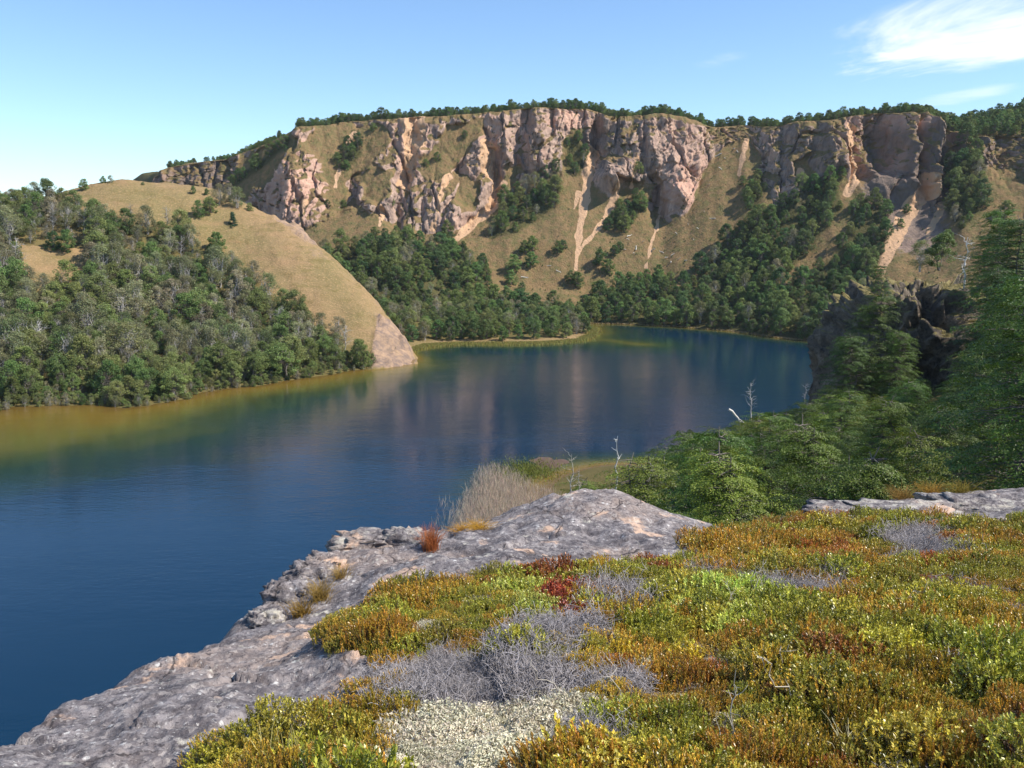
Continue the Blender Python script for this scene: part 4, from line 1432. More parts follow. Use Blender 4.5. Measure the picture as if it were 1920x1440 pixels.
# ------------------------------------------------------------------ crag by the lake on the right
def rock_mesh(name, c, r, seed, amp, mat, e=0.55, nu=90, nv=60, freq=1.0, strata=0.0):
    u = np.linspace(-np.pi, np.pi, nu); v = np.linspace(-np.pi / 2, np.pi / 2, nv)
    U, W = np.meshgrid(u, v)
    sp = lambda a, p: np.sign(a) * np.abs(a) ** p
    d = np.stack([sp(np.cos(W), e) * sp(np.cos(U), e), sp(np.cos(W), e) * sp(np.sin(U), e), sp(np.sin(W), e)], -1)
    V = d * np.asarray(r)
    f = freq / max(r)
    n = fbm(V[..., 0] * f * 2 + seed, V[..., 1] * f * 2, V[..., 2] * f * 1.6, 5, 0.55)
    rd = fbm(V[..., 0] * f * 4 + seed, V[..., 1] * f * 4, V[..., 2] * f * 4, 4, 0.5, True)
    fc, ed = facets(V[..., 0] * f * 3.2 + seed, V[..., 1] * f * 3.2, V[..., 2] * f * 3.8)
    fc2, ed2 = facets(V[..., 0] * f * 8 + seed, V[..., 1] * f * 8, V[..., 2] * f * 10)
    k = 1 + amp * 0.7 * n + amp * 0.15 * rd + amp * 0.45 * fc + amp * 0.16 * fc2 - amp * 0.3 * sstep(.1, 0, ed)
    k[:, -1] = k[:, 0]; k[0, :] = k[0].mean(); k[-1, :] = k[-1].mean()
    V = V * k[..., None] + np.asarray(c)
    return grid_mesh(name, V, mat=mat)


crag = obj('rock_outcrop', rock_mesh('rock_outcrop', (0, 0, 0), (9.0, 9.0, 9.6), 4.2, 0.13, M_CRAG, 0.5, 200, 120, 1.6), loc=(39.4, 82, 20.8))
tag(crag, 'dark craggy rock outcrop with grassy top above the lake, behind the near trees', 'rock')
crag2 = obj('rock_outcrop', rock_mesh('rock_outcrop_low', (0, 0, 0), (3.4, 4.4, 5), 9.2, 0.16, M_CRAG, 0.55, 120, 80, 1.6), loc=(33.4, 77, 18))
tag(crag2, 'lower dark buttress on the lake side of the craggy outcrop', 'rock')

# ------------------------------------------------------------------ near trees below the ledge on the right
BOUND = np.array([(1030, 930), (1060, 895), (1100, 885), (1150, 892), (1180, 855), (1230, 805), (1300, 785), (1400, 752), (1450, 738), (1500, 718), (1540, 712), (1600, 690), (1680, 700), (1760, 700), (1800, 690), (1830, 600), (1870, 520), (1920, 450), (2100, 420)], float)
def samp(n):
    y = rng.uniform(14.5, 74, n)
    return np.stack([rng.uniform(0.02, 0.66, n) * y, y], -1)
cand = poisson(6000, samp, lambda x, y: 1.85 + 0.02 * y)
cz = right_z(cand[:, 0], cand[:, 1])
cnt = 0
for (x, y), z in sorted(zip(map(tuple, cand), cz), key=lambda t: t[0][1]):
    px, py = pix(x, y, z)
    if not 1040 < px < 2010:
        continue
    tb = np.interp(px, BOUND[:, 0], BOUND[:, 1])
    lim = np.interp(px, [1040, 1240, 1420, 1560, 1700, 1920, 2000], [940, 985, 1000, 955, 935, 920, 915])
    ztop = P(px, tb, y)[2]
    hmax = ztop - z
    h = min(hmax * rng.uniform(0.78, 1.0), rng.uniform(4.6, 7.4))
    if h < (1.7 if px > 1165 else .7):
        continue
    tpx, tpy = pix(x, y, z + h)
    if tpy > lim - 6:       # hidden behind the ledge
        continue
    if (x - 38) ** 2 + (y - 82) ** 2 < 10 ** 2:
        continue
    pr = NEARD[0] if rng.random() < 0.08 else NEAR[rng.integers(4)] if px < 1690 else NEAR[(1, 3)[rng.integers(2)]]
    s = h / 6
    wd = s * rng.uniform(1.0, 1.2) if h > 3.5 else s * 1.12
    o = pr.place('beech_tree', (x, y, z - .1), rng.uniform(0, 6.28), (wd, wd, s), (rng.normal() * .04, rng.normal() * .04))
    if y < 34:
        wh = 'behind the rock mound' if px < 1320 else 'behind the dip between mound and heath' if px < 1560 else 'behind the pale flat rocks' if px < 1780 else 'at the right picture edge'
        tag(o, 'layered yellow-green beech below the ledge, ' + wh, 'tree', 'layered beeches just below the ledge ' + wh)
    else:
        tag(o, 'layered green beech farther down the slope towards the dark outcrop', 'tree', 'layered beeches on the slope below the dark outcrop')
    cnt += 1
print('near trees', cnt)
# trees on and beside the crag
for px, py, D, h, pr, lab in [
    (1600, 745, 67, 6.0, NEAR[3], 'layered tree at the lake-side foot of the dark outcrop'),
    (1672, 735, 66, 5.0, NEAR[1], 'lower layered tree at the foot of the dark outcrop hollow'),
    (1650, 560, 76, 3.0, NEAR[1], 'small tree rooted on the lake-side top of the outcrop'),
    (1632, 722, 69, 7.6, NEAR[1], 'tall layered tree standing in front of the dark outcrop face'),
    (1760, 505, 92, 3.6, FULL[1], 'bright green bush on the grass behind the top of the outcrop'),
    (1725, 508, 94, 3.2, SPARSE[1], 'greyish bush on the grass behind the top of the outcrop'),
    (1850, 540, 74, 5.4, NEAR[3], 'dark layered tree on top of the outcrop beside the white snag'),
    (1880, 560, 68, 7.2, NEAR[1], 'tall dark tree on the shoulder above the outcrop'),
    (1915, 570, 60, 7.0, NEAR[3], 'dark tree cut by the right picture edge above the outcrop'),
    (1860, 640, 58, 5.6, NEAR[3], 'dark layered tree below the white snag on the outcrop shoulder'),
]:
    q = P(px, py, D)
    s = h / pr.h
    z = q[2]
    tag(pr.place('crag_tree', q, rng.uniform(0, 6.28), (s * 1.1, s * 1.1, s)), lab, 'tree', 'trees on and before the dark outcrop')

# dead snags
def place_snag(px, py, D, h, seedcol, nb, lab, tilt=(0, 0), rz=0.0, twig=2):
    trb, brb = snag(h, nb, np.array(lin(*seedcol)), twig)
    pr = Proto('snag', trb, brb, LEAF, h, ('trunk', 'branches'), TWIG)
    tag(pr.place('dead_snag', P(px, py, D), rz, 1.0, tilt), lab, 'dead tree')
place_snag(1154, 918, 38, 2.5, (196, 193, 187), 5, 'bleached white snag with short stubs left of the near trees', twig=0)
place_snag(1072, 925, 40, 1.9, (178, 170, 158), 14, 'small grey twiggy snag just behind the rock mound')
place_snag(1086, 925, 42, 1.3, (168, 160, 150), 10, 'lowest grey snag beside the twiggy one behind the rock mound')
place_snag(1408, 780, 52, 2.0, (176, 170, 162), 18, 'white branching snag standing out against the lake', (0.0, -0.1))
place_snag(1808, 535, 76, 4.0, (220, 218, 214), 12, 'tall white snag on top of the dark outcrop')
place_snag(1798, 520, 84, 1.4, (214, 210, 204), 3, 'short leaning white stub beside the tall snag', (0, .7))
place_snag(1505, 765, 56, 1.6, (170, 160, 150), 14, 'grey twiggy snag at the foot of the dark outcrop')
o = obj('fallen_log', log_me, loc=P(1378, 782, 50), rot=(0, .75, .1), scale=.5)
tag(o, 'white broken limb sticking out of the near tree tops', 'log')

# ------------------------------------------------------------------ reeds and mud in the near bay
REED = [(845, 965), (868, 915), (898, 872), (930, 862), (975, 878), (1010, 905), (1050, 918), (1075, 935), (1040, 975), (960, 1000), (900, 1010), (850, 1008), (835, 1000)]
n = 90000
bx = rng.uniform(-16, 12, n); by = rng.uniform(92, 140, n)
rpx, rpy = pix(bx, by, np.zeros(n) + 0.8)
edge_d, _ = line_dist(rpx, rpy, REED + REED[:1])
pk = in_poly(rpx, rpy, REED) & (rng.random(n) < 0.15 + 0.85 * sstep(0, 38, edge_d))
pk |= (edge_d < 34) & (rng.random(n) < 0.05) & (rpy > 930) & (rpx < 930)
bx, by = bx[pk], by[pk]
m_ = len(bx)
mb = MB()
hgt = rng.uniform(0.5, 1.5, m_); lean = rng.normal(size=(m_, 2)) * 0.32
cen = np.stack([bx + lean[:, 0] * .5, by + lean[:, 1] * .5, hgt / 2 - .1], -1)
tdir = np.stack([lean[:, 0], lean[:, 1], np.ones(m_)], -1)
az = rng.uniform(0, 6.28, m_)
mb.leaves(cen, np.stack([np.cos(az), np.sin(az), np.zeros(m_)], -1), hgt / 2, 0.022, jit(np.array(lin(186, 174, 150)), m_, .2, .05), tdir=tdir)
tag(obj('reeds', mb.mesh('reeds', LEAF)), 'pale brown reeds standing in the shallow bay behind the ledge', 'reeds', kind='stuff')
u = np.linspace(0, 2 * np.pi, 40); rr_ = np.linspace(0, 1, 10)
U, W = np.meshgrid(u, rr_)
c0 = L(1028, 868)
rad = 1 + 0.2 * np.sin(3 * U + 1) + 0.14 * np.sin(5 * U) + .08 * np.sin(9 * U + 2)
mud = np.stack([c0[0] + 3.4 * W * rad * np.cos(U), c0[1] + 4.6 * W * rad * np.sin(U), 0.04 * (1 - W ** 2) - 0.005 - .05 * W ** 6], -1)
m, nt, nn_, l, out = new_mat('mud_bank')
b = NB(nt); v = b.coord()
l.new(b.bsdf(b.mix(b.noise(v, .8, 5, .7), lin(70, 54, 46), lin(112, 90, 76)), .8, spec=.3), out.inputs[0])
tag(obj('mud_bank', grid_mesh('mud_bank', mud, mat=m)), kind='structure')
mb = MB()
n = 2600
c1_ = L(990, 884)
q = c1_[None] + np.stack([rng.normal(size=n) * 2.6, rng.normal(size=n) * 3, np.full(n, .3)], -1)
mb.leaves(q, rng.normal(size=(n, 3)) + np.array([0, 0, .5]), .22, .05, jit(np.array(lin(116, 116, 44)), n), tdir=np.array([0, 0, 1.0])[None] + np.zeros((n, 3)))
tag(obj('shore_grass', mb.mesh('shore_grass', LEAF)), 'yellow-green grass on the shore beside the mud bank', 'grass', kind='stuff')
# pale sedge fringe round the spit and along the far shore
mb = MB()
fr = np.array(sp_l)
n5 = 11000
seg = rng.integers(1, len(fr) - 1, n5); t = rng.random((n5, 1))
q = fr[seg] * (1 - t) + fr[seg + 1 - (seg == len(fr) - 1)] * t
q = np.concatenate([q + np.stack([rng.normal(size=n5), 1.0 - 9.0 * rng.random(n5) ** 1.4], -1), np.full((n5, 1), .2)], 1)
mb.leaves(q, np.stack([rng.normal(size=n5), -np.ones(n5), np.zeros(n5)], -1), .35, .09, jit(np.array(lin(138, 138, 72)), n5), tdir=np.array([0, 0, 1.0])[None] + np.zeros((n5, 3)))
fr = np.array(shore_far)
fr = fr[(fr[:, 0] > 20) & (fr[:, 0] < 130)]
seg = rng.integers(0, len(fr) - 1, 2600); t = rng.random((2600, 1))
q = fr[seg] * (1 - t) + fr[seg + 1] * t
q = np.concatenate([q + rng.normal(size=q.shape) * np.array([.8, .9]), np.full((2600, 1), .3)], 1)
mb.leaves(q, rng.normal(size=(2600, 3)) + np.array([0, -1, .3]), .35, .12, jit(np.array(lin(140, 126, 84)), 2600))
tag(obj('sedge_fringe', mb.mesh('sedge_fringe', LEAF)), 'pale yellow sedge fringing the wooded spit and the far shore', 'sedge', kind='stuff')

# ------------------------------------------------------------------ heath on the ledge
def shrub(R, H, nsh, per, la, lw, cols, tipc=None, up=0.75, stem=(96, 78, 62), opening=0.9, shootl=0.10, jitter=0.18):
    st, fo = MB(), MB()
    a = rng.uniform(0, 2 * np.pi, nsh); r = R * np.sqrt(rng.uniform(0, 1, nsh))
    lump = 0.78 + 0.22 * np.sin(3 * a + rng.uniform(0, 6)) * (r / R)
    dome = H * np.sqrt(np.clip(1 - (r / R) ** 2 * 0.85, 0.08, 1)) * rng.uniform(0.68, 1.12, nsh) * lump
    tip = np.stack([r * np.cos(a), r * np.sin(a), dome], -1)
    d = np.stack([np.cos(a) * r / R * (1 - up), np.sin(a) * r / R * (1 - up), np.full(nsh, up)], -1) + rng.normal(size=(nsh, 3)) * 0.22
    d /= np.linalg.norm(d, axis=1)[:, None]
    ln = shootl * rng.uniform(0.7, 1.35, nsh)
    t = (np.arange(per) + 0.5) / per
    t = t[None] * np.ones((nsh, 1)) + rng.uniform(-.5, .5, (nsh, per)) / per
    ang = np.arange(per)[None] * 2.4 + rng.uniform(0, 6.28, (nsh, 1)) + rng.normal(size=(nsh, per)) * .3
    ref = np.array([0.3, 0.9, 0.1])
    e1 = np.cross(d, ref); e1 /= np.linalg.norm(e1, axis=1)[:, None]
    e2 = np.cross(d, e1)
    rad = e1[:, None] * np.cos(ang)[..., None] + e2[:, None] * np.sin(ang)[..., None]
    op = opening * (1.1 - 0.55 * t)[..., None]
    ld = d[:, None] * np.cos(op) + rad * np.sin(op)
    base = tip[:, None] - d[:, None] * (ln[:, None] * (1 - t))[..., None]
    cen = base + ld * la * 0.9
    nn = d[:, None] * np.sin(op) - rad * np.cos(op)
    ci = rng.integers(0, len(cols), nsh)
    pal = np.array([lin(*c) for c in cols])[ci] * 1.6
    col = np.repeat(pal[:, None], per, 1)
    if tipc is not None:
        tp = np.array(lin(*tipc)) * 1.25
        k = np.clip((t - .55) * 2, 0, 1)[..., None] * rng.uniform(0, 1, (nsh, 1, 1))
        col = col * (1 - k) + tp * k
    col = col * (1 + rng.normal(size=(nsh, per, 1)) * jitter) * (1 + rng.normal(size=(nsh, 1, 1)) * jitter)
    m = nsh * per
    fo.leaves(cen.reshape(m, 3), nn.reshape(m, 3) + rng.normal(size=(m, 3)) * .25, la * rng.uniform(.7, 1.25, m), lw * rng.uniform(.75, 1.2, m), np.clip(col.reshape(m, 3), .004, .9), tdir=ld.reshape(m, 3), fold=.25)
    sc = np.array(lin(*stem))
    for i in range(0, nsh, 2):
        foot = np.array([tip[i, 0] * .6, tip[i, 1] * .6, -0.05])
        st.tube(np.stack([foot, (foot + tip[i]) / 2 + rng.normal(size=3) * .01, tip[i] - d[i] * ln[i] * .4]), [.0026, .002, .0012], sc * rng.uniform(.6, 1.5), 3)
    return st, fo


def dead_twigs(R, H, n, col=(160, 153, 152)):
    st, fo = MB(), MB()
    c = np.array(lin(*col))
    for i in range(n):
        a = rng.uniform(0, 6.28); r = R * math.sqrt(rng.random())
        f = np.array([r * math.cos(a) * .75, r * math.sin(a) * .75, -.02])
        e = np.array([r * math.cos(a), r * math.sin(a), H * rng.uniform(.4, 1.05)]) + rng.normal(size=3) * .035
        p = bend(f, e, 5, .10)
        (st if i % 3 == 0 else fo).tube(p, np.linspace(.0032, .0012, 5), c * rng.uniform(.45, 1.35), 3)
        for k in range(4):
            s = p[rng.integers(1, 5)]
            fo.tube(bend(s, s + rng.normal(size=3) * np.array([.035, .035, .03]) + np.array([0, 0, .02]), 3, .12), [.0018, .0014, .0009], c * rng.uniform(.5, 1.45), 3)
    return st, fo


def lichen_mat(R, H, n):
    st, fo = MB(), MB()
    for i in range(n):
        a = rng.uniform(0, 6.28); r = R * math.sqrt(rng.random())
        c = np.array([r * math.cos(a), r * math.sin(a), H * rng.uniform(.1, .6) * (1 - .6 * (r / R) ** 2)])
        m = 26
        g = rng.normal(size=(m, 3)) * .012
        fo.leaves(c + g, rng.normal(size=(m, 3)), .010, .0035, jit(np.array(lin(208, 199, 172)), m, .12, .03))
    st.tube(bend((0, 0, -.02), (0.01, 0, H * .4), 3), [.003, .002, .001], np.array(lin(180, 170, 150)), 3)
    return st, fo


SP = {
    'golden': [Proto('golden_heath', *shrub(.24, .17, 290, 32, .0070, .0027, [(136, 116, 36), (120, 110, 36), (148, 114, 36), (108, 102, 40), (134, 98, 36)], (196, 154, 60), opening=.8, shootl=.085), HEATH, 1, ('stems', 'foliage')) for _ in range(3)],
    'olive': [Proto('olive_heath', *shrub(.24, .16, 290, 30, .0072, .0029, [(112, 112, 36), (100, 102, 34), (126, 118, 38), (116, 102, 36)], (176, 166, 70), opening=.8, shootl=.08), HEATH, 1, ('stems', 'foliage')) for _ in range(2)],
    'green': [Proto('green_shrub', *shrub(.23, .22, 190, 28, .0092, .0041, c, (184, 174, 72), opening=1.0, shootl=.10, up=.6), HEATH, 1, ('stems', 'foliage')) for c in ([(110, 110, 30), (122, 118, 34), (94, 98, 30)], [(128, 122, 36), (116, 110, 32), (142, 128, 40)], [(98, 102, 32), (112, 108, 34), (126, 114, 36)])],
    'rust': [Proto('rust_heath', *shrub(.22, .16, 260, 28, .0080, .0032, c, (166, 104, 56), opening=.8, shootl=.085), HEATH, 1, ('stems', 'foliage')) for c in ([(136, 90, 38), (126, 76, 36), (142, 106, 42)], [(120, 70, 38), (132, 84, 38), (112, 90, 40)])],
    'red': [Proto('red_shrub', *shrub(.17, .17, 130, 26, .0095, .004, [(116, 54, 34), (128, 72, 36), (96, 46, 34)], (150, 84, 44), shootl=.09), HEATH, 1, ('stems', 'foliage'))],
    'lime': [Proto('lime_shrub', *shrub(.26, .14, 300, 26, .0075, .003, [(142, 150, 58), (128, 142, 54), (156, 158, 74)], (190, 190, 100), shootl=.07), HEATH, 1, ('stems', 'foliage'))],
    'yellow': [Proto('yellow_shrub', *shrub(.16, .18, 80, 22, .012, .0055, [(170, 150, 40), (150, 142, 44), (186, 160, 52)], (214, 190, 80), shootl=.10), HEATH, 1, ('stems', 'foliage'))],
    'grey': [Proto('grey_twigs', *dead_twigs(.24, .10, 480), HEATH, 1, ('stems', 'twigs'), TWIG) for _ in range(2)],
    'lichen': [Proto('lichen_cushion', *lichen_mat(.20, .06, 420), HEATH, 1, ('base', 'tufts'))],
}
LAB = {
    'golden': ('golden-green fine-leaved heath shrub in the mat on the ledge', 'golden heath shrubs on the ledge', 'heath_shrub', 'shrub'),
    'olive': ('olive green fine-leaved heath shrub in the mat on the ledge', 'olive heath shrubs on the ledge', 'heath_shrub', 'shrub'),
    'green': ('glossy green small-leaved shrub growing through the heath on the ledge', 'green leafy shrubs on the ledge', 'leafy_shrub', 'shrub'),
    'rust': ('rust-brown heath shrub in the mat on the ledge', 'rust-brown heath shrubs on the ledge', 'heath_shrub', 'shrub'),
    'red': ('dark red leafed shrub standing out in the green heath', 'red shrubs on the ledge', 'red_shrub', 'shrub'),
    'lime': ('pale lime green soft shrub in the heath on the ledge', 'lime green shrubs on the ledge', 'lime_shrub', 'shrub'),
    'yellow': ('yellow-leaved young shrub in the heath on the ledge', 'yellow shrubs on the ledge', 'yellow_shrub', 'shrub'),
    'grey': ('grey dead twiggy shrub in the heath on the ledge', 'grey dead shrubs on the ledge', 'dead_shrub', 'shrub'),
    'lichen': ('cream lichen cushion on the bare ground among the shrubs', 'cream lichen cushions on the ledge', 'lichen_cushion', 'lichen'),
}
ZONES = [
    (LICHEN, {'lichen': .93, 'yellow': .02, 'golden': .02, 'grey': .03}),
    (PALE, {'lichen': .8, 'grey': .2}),
    (GREYTWIG, {'grey': .93, 'green': .04, 'golden': .03}),
    ([(1020, 1115), (1085, 1115), (1085, 1172), (1020, 1172)], {'red': 1.0}),
    ([(955, 1125), (1020, 1095), (1100, 1100), (1110, 1150), (1020, 1165), (950, 1160)], {'lime': .85, 'olive': .15}),
    ([(1130, 1110), (1190, 1105), (1200, 1150), (1140, 1155)], {'grey': .9, 'olive': .1}),
    ([(1280, 1110), (1450, 1110), (1460, 1190), (1300, 1200)], {'lime': .45, 'green': .45, 'olive': .1}),
    ([(620, 1060), (940, 1060), (940, 1260), (620, 1260)], {'golden': .5, 'olive': .4, 'rust': .1}),
    ([(930, 1060), (1300, 1060), (1300, 1120), (930, 1120)], {'golden': .35, 'olive': .3, 'rust': .2, 'green': .15}),
    ([(1480, 1015), (1620, 1015), (1620, 1075), (1480, 1075)], {'rust': .5, 'golden': .5}),
    ([(1690, 1010), (1760, 1005), (1780, 1060), (1700, 1070)], {'grey': .8, 'olive': .2}),
    ([(1300, 900), (2400, 900), (2400, 1115), (1300, 1115)], {'golden': .40, 'olive': .32, 'rust': .10, 'green': .08, 'grey': .10}),
    ([(300, 1230), (780, 1230), (780, 1600), (300, 1600)], {'golden': .62, 'green': .2, 'rust': .1, 'yellow': .08}),
    ([(780, 1150), (1100, 1150), (1100, 1345), (780, 1345)], {'green': .32, 'golden': .26, 'grey': .22, 'olive': .12, 'lichen': .08}),
    ([(1580, 1200), (2400, 1150), (2400, 1900), (1500, 1900)], {'golden': .52, 'rust': .09, 'olive': .14, 'green': .16, 'grey': .07, 'red': .02}),
    ([(0, 0), (3000, 0), (3000, 3000), (0, 3000)], {'green': .40, 'golden': .26, 'rust': .05, 'olive': .12, 'yellow': .05, 'grey': .10, 'red': .02}),
]
def where_heath(px, py):
    if py > 1330 and px < 780: return 'at the bottom edge left of the cream lichen'
    if py > 1330 and px < 1150: return 'at the bottom edge beside the cream lichen'
    if py > 1330 and px < 1550: return 'at the bottom edge right of the cream lichen'
    if py > 1330: return 'in the bottom right corner'
    if px < 930 and py < 1240: return 'in the clump on the bare rock slope'
    if px < 1130 and py > 1220: return 'beside the large grey dead patch'
    if px < 1300: return 'just below the rock mound'
    if px < 1620: return 'around the pale bare patch'
    return 'on the right side of the ledge'


def samp(n):
    y = np.sqrt(rng.uniform(1.9 ** 2, 12.6 ** 2, n))
    return np.stack([rng.uniform(-.42, .66, n) * (y + .3), y], -1)
cand = poisson(100000, samp, lambda x, y: 0.098 + 0.007 * y)
cz = ledge_z(cand[:, 0], cand[:, 1], False)
_, sdl = ledge_base(cand[:, 0], cand[:, 1])
cpx, cpy = pix(cand[:, 0], cand[:, 1], cz)
keep = (in_poly(cpx, cpy, HEATH_POLY)) & (cpx < 2020) & (sdl > 0.12) & (cpy < 1640)
cand, cz, cpx, cpy = cand[keep], cz[keep], cpx[keep], cpy[keep]
heath_mass = []
keys = list(SP)
allp = [p for k in keys for p in SP[k]]
app = np.argsort(np.hypot(cand[:, 0], cand[:, 1]))
hgt_n = fbm(cand[:, 0] / .55, cand[:, 1] / .55, 7.7, 3)
spn = fbm(cand[:, 0] / .8, cand[:, 1] / .8, 2.2, 2)
cnt = 0
for i in app:
    for poly, wts in ZONES:
        if in_poly(np.array(cpx[i]), np.array(cpy[i]), poly):
            break
    ks = list(wts); w = np.cumsum([wts[k] for k in ks])
    u_ = (rng.random() * .8 + .2 * np.clip(.5 + spn[i] * .75, 0, .999)) * w[-1]
    k = ks[int(np.searchsorted(w, u_))] if u_ < w[-1] else ks[-1]
    pr = SP[k][rng.integers(len(SP[k]))]
    if hgt_n[i] < -.5 and cpx[i] > 700 and k not in ('lichen', 'grey'):
        if rng.random() < .5:
            continue
        k = 'grey' if rng.random() < .5 else 'lichen'
        pr = SP[k][rng.integers(len(SP[k]))]
    s = rng.uniform(.5, 1.08) * (.88 + .02 * cand[i, 1]) * np.clip(1.0 + .55 * hgt_n[i], .55, 1.3) * np.clip(.70 + .05 * cand[i, 1], .8, 1.1)
    loc = (cand[i, 0], cand[i, 1], cz[i] - .015)
    if cnt < 300 and cpy[i] < 1560:
        lb, gp, nm, ct = LAB[k]
        wh = where_heath(cpx[i], cpy[i])
        lb = lb.replace(' in the mat on the ledge', '').replace(' growing through the heath on the ledge', '').replace(' in the heath on the ledge', '').replace(' standing out in the green heath', '').replace(' on the bare ground among the shrubs', '') + ' ' + wh
        gp = gp + ' ' + wh
        tag(pr.place(nm, loc, rng.uniform(0, 6.28), (s, s, s * rng.uniform(.7, 1.35) * (.7 if k == 'grey' else 1)), (rng.normal() * .1, rng.normal() * .08)), lb, ct, gp)
        cnt += 1
    else:
        heath_mass.append((loc, rng.uniform(0, 6.28), s, pr))
print('heath shrubs', len(app))
scatter_object('heath', [m[0] for m in heath_mass], [m[1] for m in heath_mass], [m[2] for m in heath_mass], [two_part(p.name + '_mass', p.trb, p.crb, HEATH if p.parts[1][0] != 'twigs' else TWIG) for p in allp],
               [allp.index(m[3]) for m in heath_mass], 'mat of golden, green and rust heath covering the far part of the ledge', 'heath')

# dead sticks
def stick(L_, nb, col=(186, 176, 160), r=.0032):
    mb = MB(); c = np.array(lin(*col))
    p = bend((0, 0, 0), (0, 0, L_), 9, .05)
    mb.tube(p, np.linspace(r, r * .35, 9), c, 5)
    for k in range(nb):
        s = p[rng.integers(1, 9)]; d = rng.normal(size=3) * .8 + np.array([0, 0, .4]); d /= np.linalg.norm(d)
        e = s + d * L_ * rng.uniform(.08, .22)
        q = bend(s, e, 4, .08)
        mb.tube(q, np.linspace(r * .55, r * .2, 4), c * rng.uniform(.8, 1.1), 4)
    return mb.mesh('dead_stick', TWIG, True)
for px, py, L_, tilt, lab in [
    (1378, 1420, .34, (.1, -.05), 'upright bare thorny stick at the bottom edge of the heath'),
    (1175, 1340, .24, (-.2, -.35), 'curved pale stick leaning in the shrubs beside the cream lichen'),
    (1210, 1400, .32, (.3, 1.2), 'long pale stick lying across the green shrubs near the bottom'),
    (1380, 1160, .30, (.2, -.3), 'forked white twig standing in the lime green patch'),
    (1400, 1130, .30, (-.2, .4), 'white branched twig beside the forked one in the green patch'),
    (1210, 1100, .34, (.0, -.15), 'thin white stem rising at the upper edge of the heath'),
    (1605, 1035, .34, (.0, .55), 'slanting white stick in the golden heath near the ledge top'),
    (1635, 1160, .36, (.1, .9), 'pale stick lying right of the cream patch'),
    (1075, 1310, .26, (.2, -.8), 'pale sticks end beside the grey dead twigs'),
    (1440, 1290, .22, (.1, .3), 'short grey twig in the middle of the green shrubs'),
    (1740, 1040, .26, (.0, .2), 'bleached twig in the grey patch near the ledge top'),
    (1850, 1060, .28, (.0, -.2), 'bleached twig at the right end of the heath'),
    (915, 1390, .16, (.0, .2), 'dark-stemmed seedling stick on the cream lichen'),
    (1500, 1330, .30, (.2, -.6), 'grey crooked stick among the rust red leaves'),
]:
    q = hit(px, py, lambda x, y: ledge_z(x, y, False), 1.8, 13)
    o = obj('dead_stick', stick(L_, 9), loc=q, rot=(tilt[0], tilt[1], 0))
    tag(o, lab, 'stick')

# grass tufts
def tuft(n, h, spread, col, w=.0022, droop=.25):
    mb = MB(); c = np.array(lin(*col))
    for i in range(n):
        a = rng.uniform(0, 6.28); d = np.array([math.cos(a), math.sin(a), 0]) * spread * rng.uniform(.2, 1)
        hh = h * rng.uniform(.55, 1.1)
        t = np.linspace(0, 1, 5)[:, None]
        p = rng.normal(size=3) * np.array([.2, .2, 0]) * spread + d * t ** 1.6 + np.array([0, 0, 1]) * hh * (t - droop * t ** 3)
        mb.tube(p, np.linspace(w, w * .3, 5), c * rng.uniform(.7, 1.3), 3)
    return mb.mesh('grass_tuft', TWIG)
for px, py, n, h, sp_, col, lab in [
    (808, 1035, 260, .34, .16, (176, 104, 58), 'rust-red grass tuft on the lake edge of the rock ledge'),
    (600, 1130, 200, .26, .16, (150, 122, 60), 'upper tan grass tuft growing in the crack of the ledge'),
    (566, 1160, 180, .22, .14, (146, 116, 54), 'lower tan grass tuft growing in the crack of the ledge'),
    (640, 1092, 150, .22, .12, (156, 126, 66), 'small tan grass tuft beside the crack high on the ledge'),
    (900, 996, 220, .16, .22, (186, 142, 52), 'low golden grass fringe on the ledge rim beside the mound'),
    (870, 1002, 200, .15, .22, (180, 132, 50), 'low orange grass fringe on the ledge rim near the red tuft'),
    (515, 1436, 10, .24, .10, (196, 182, 120), 'few long straw stalks at the bottom edge of the heath'),
    (545, 1436, 8, .26, .08, (190, 178, 116), 'second group of long straw stalks at the bottom edge'),
    (1445, 990, 180, .22, .2, (170, 118, 58), 'orange-brown grass tuft where rock meets heath below the trees'),
    (1745, 935, 220, .34, .3, (186, 146, 66), 'orange grass tuft behind the pale rocks below the dark trees'),
    (1690, 940, 220, .30, .3, (170, 136, 72), 'tan grass tuft behind the pale rocks below the dark trees'),
    (1800, 930, 180, .30, .3, (160, 140, 60), 'yellowish grass tuft rightmost behind the pale rocks'),
    (985, 1150, 60, .20, .12, (168, 172, 96), 'thin green grass tuft in the lime green patch'),
    (1590, 1430, 40, .2, .1, (200, 190, 150), 'pale dry grass stalks at the bottom of the heath'),
]:
    q = hit(px, py, lambda x, y: ledge_z(x, y, False), 1.8, 14)
    tag(obj('grass_tuft', tuft(n, h, sp_, col), loc=q - np.array([0, 0, .02])), lab, 'grass tuft')

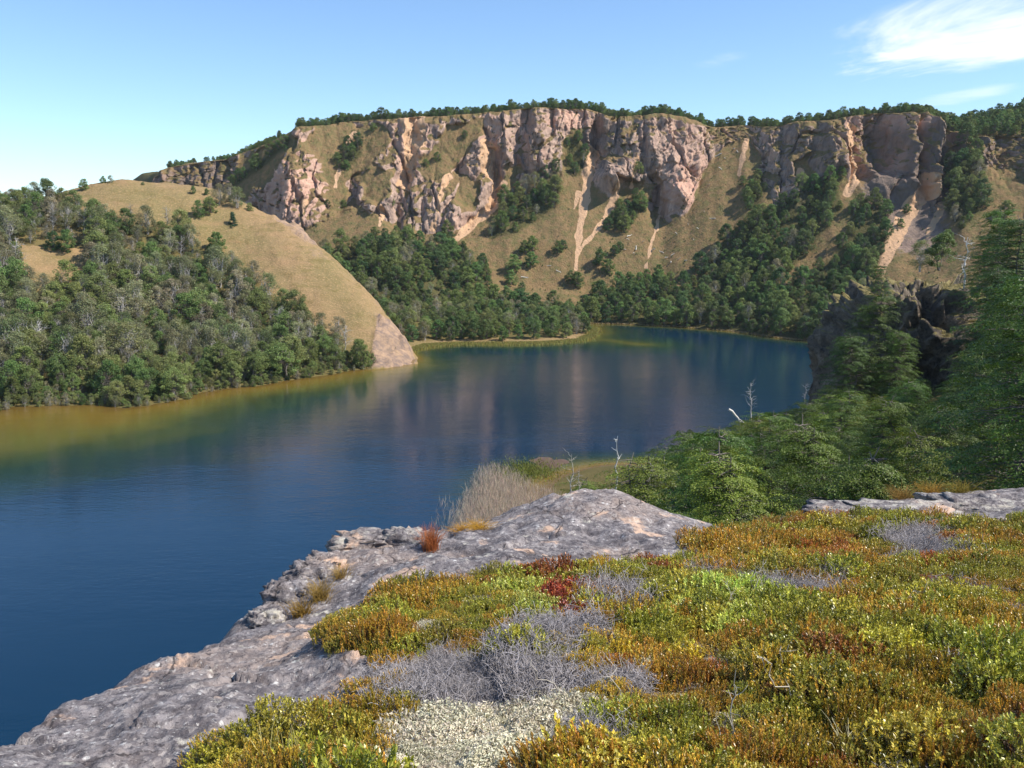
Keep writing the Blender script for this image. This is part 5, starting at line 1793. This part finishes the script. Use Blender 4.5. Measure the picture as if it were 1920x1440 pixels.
# loose blocks on the ledge rim
for i, (px, py, r, lab) in enumerate([
    (548, 1120, (.22, .16, .13), 'dark angular block on the lake edge of the ledge'),
    (582, 1092, (.20, .16, .15), 'second dark angular block just above the first on the edge'),
    (612, 1062, (.18, .15, .10), 'grey block on the ledge edge above the dark blocks'),
    (690, 1024, (.34, .22, .12), 'rounded pale lichened rock on the ledge edge'),
    (765, 1022, (.26, .18, .13), 'cream coloured rock beside the rust-red grass tuft'),
    (500, 1172, (.14, .16, .10), 'cream and orange stone at the notch of the ledge edge'),
    (1690, 965, (.7, .3, .14), 'long pale flat rock near the top of the heath'),
    (1860, 958, (.8, .35, .16), 'broad pale rock under the trees at the end of the ledge'),
    (1590, 962, (.5, .25, .10), 'small pale rock left of the long flat one'),
]):
    q = hit(px, py, lambda x, y: ledge_z(x, y, False), 1.8, 14)
    me = rock_mesh('boulder_%d' % i, (0, 0, 0), r, 3.3 * i + 1, .2, M_LEDGE, .6, 48, 32, 1.3)
    at = me.attributes.new('lichen', 'FLOAT', 'POINT')
    if 'cream' in lab or 'pale' in lab:
        at.data.foreach_set('value', np.full(len(me.vertices), .42, np.float32))
    tag(obj('boulder', me, loc=q, rot=(0, 0, rng.uniform(-.4, .4))), lab, 'rock')

# ------------------------------------------------------------------ thin summer haze over the valley
hb = np.array([[x, y, z] for z in (-15, 152) for y in (-820, 3020) for x in (-2520, 2520)], float)
hf_ = [[0, 2, 3, 1], [4, 5, 7, 6], [0, 1, 5, 4], [2, 6, 7, 3], [0, 4, 6, 2], [1, 3, 7, 5]]
m, nt, nn_, l, out = new_mat('haze')
pv = nt.nodes.new('ShaderNodeVolumePrincipled')
pv.inputs['Color'].default_value = (0.80, 0.90, 1.0, 1)
pv.inputs['Density'].default_value = 0.00006
pv.inputs['Anisotropy'].default_value = 0.2
l.new(pv.outputs[0], out.inputs['Volume'])
tag(obj('haze', mesh_np('haze', hb, hf_, mat=m)), 'thin bluish haze over the valley', 'haze', kind='stuff')
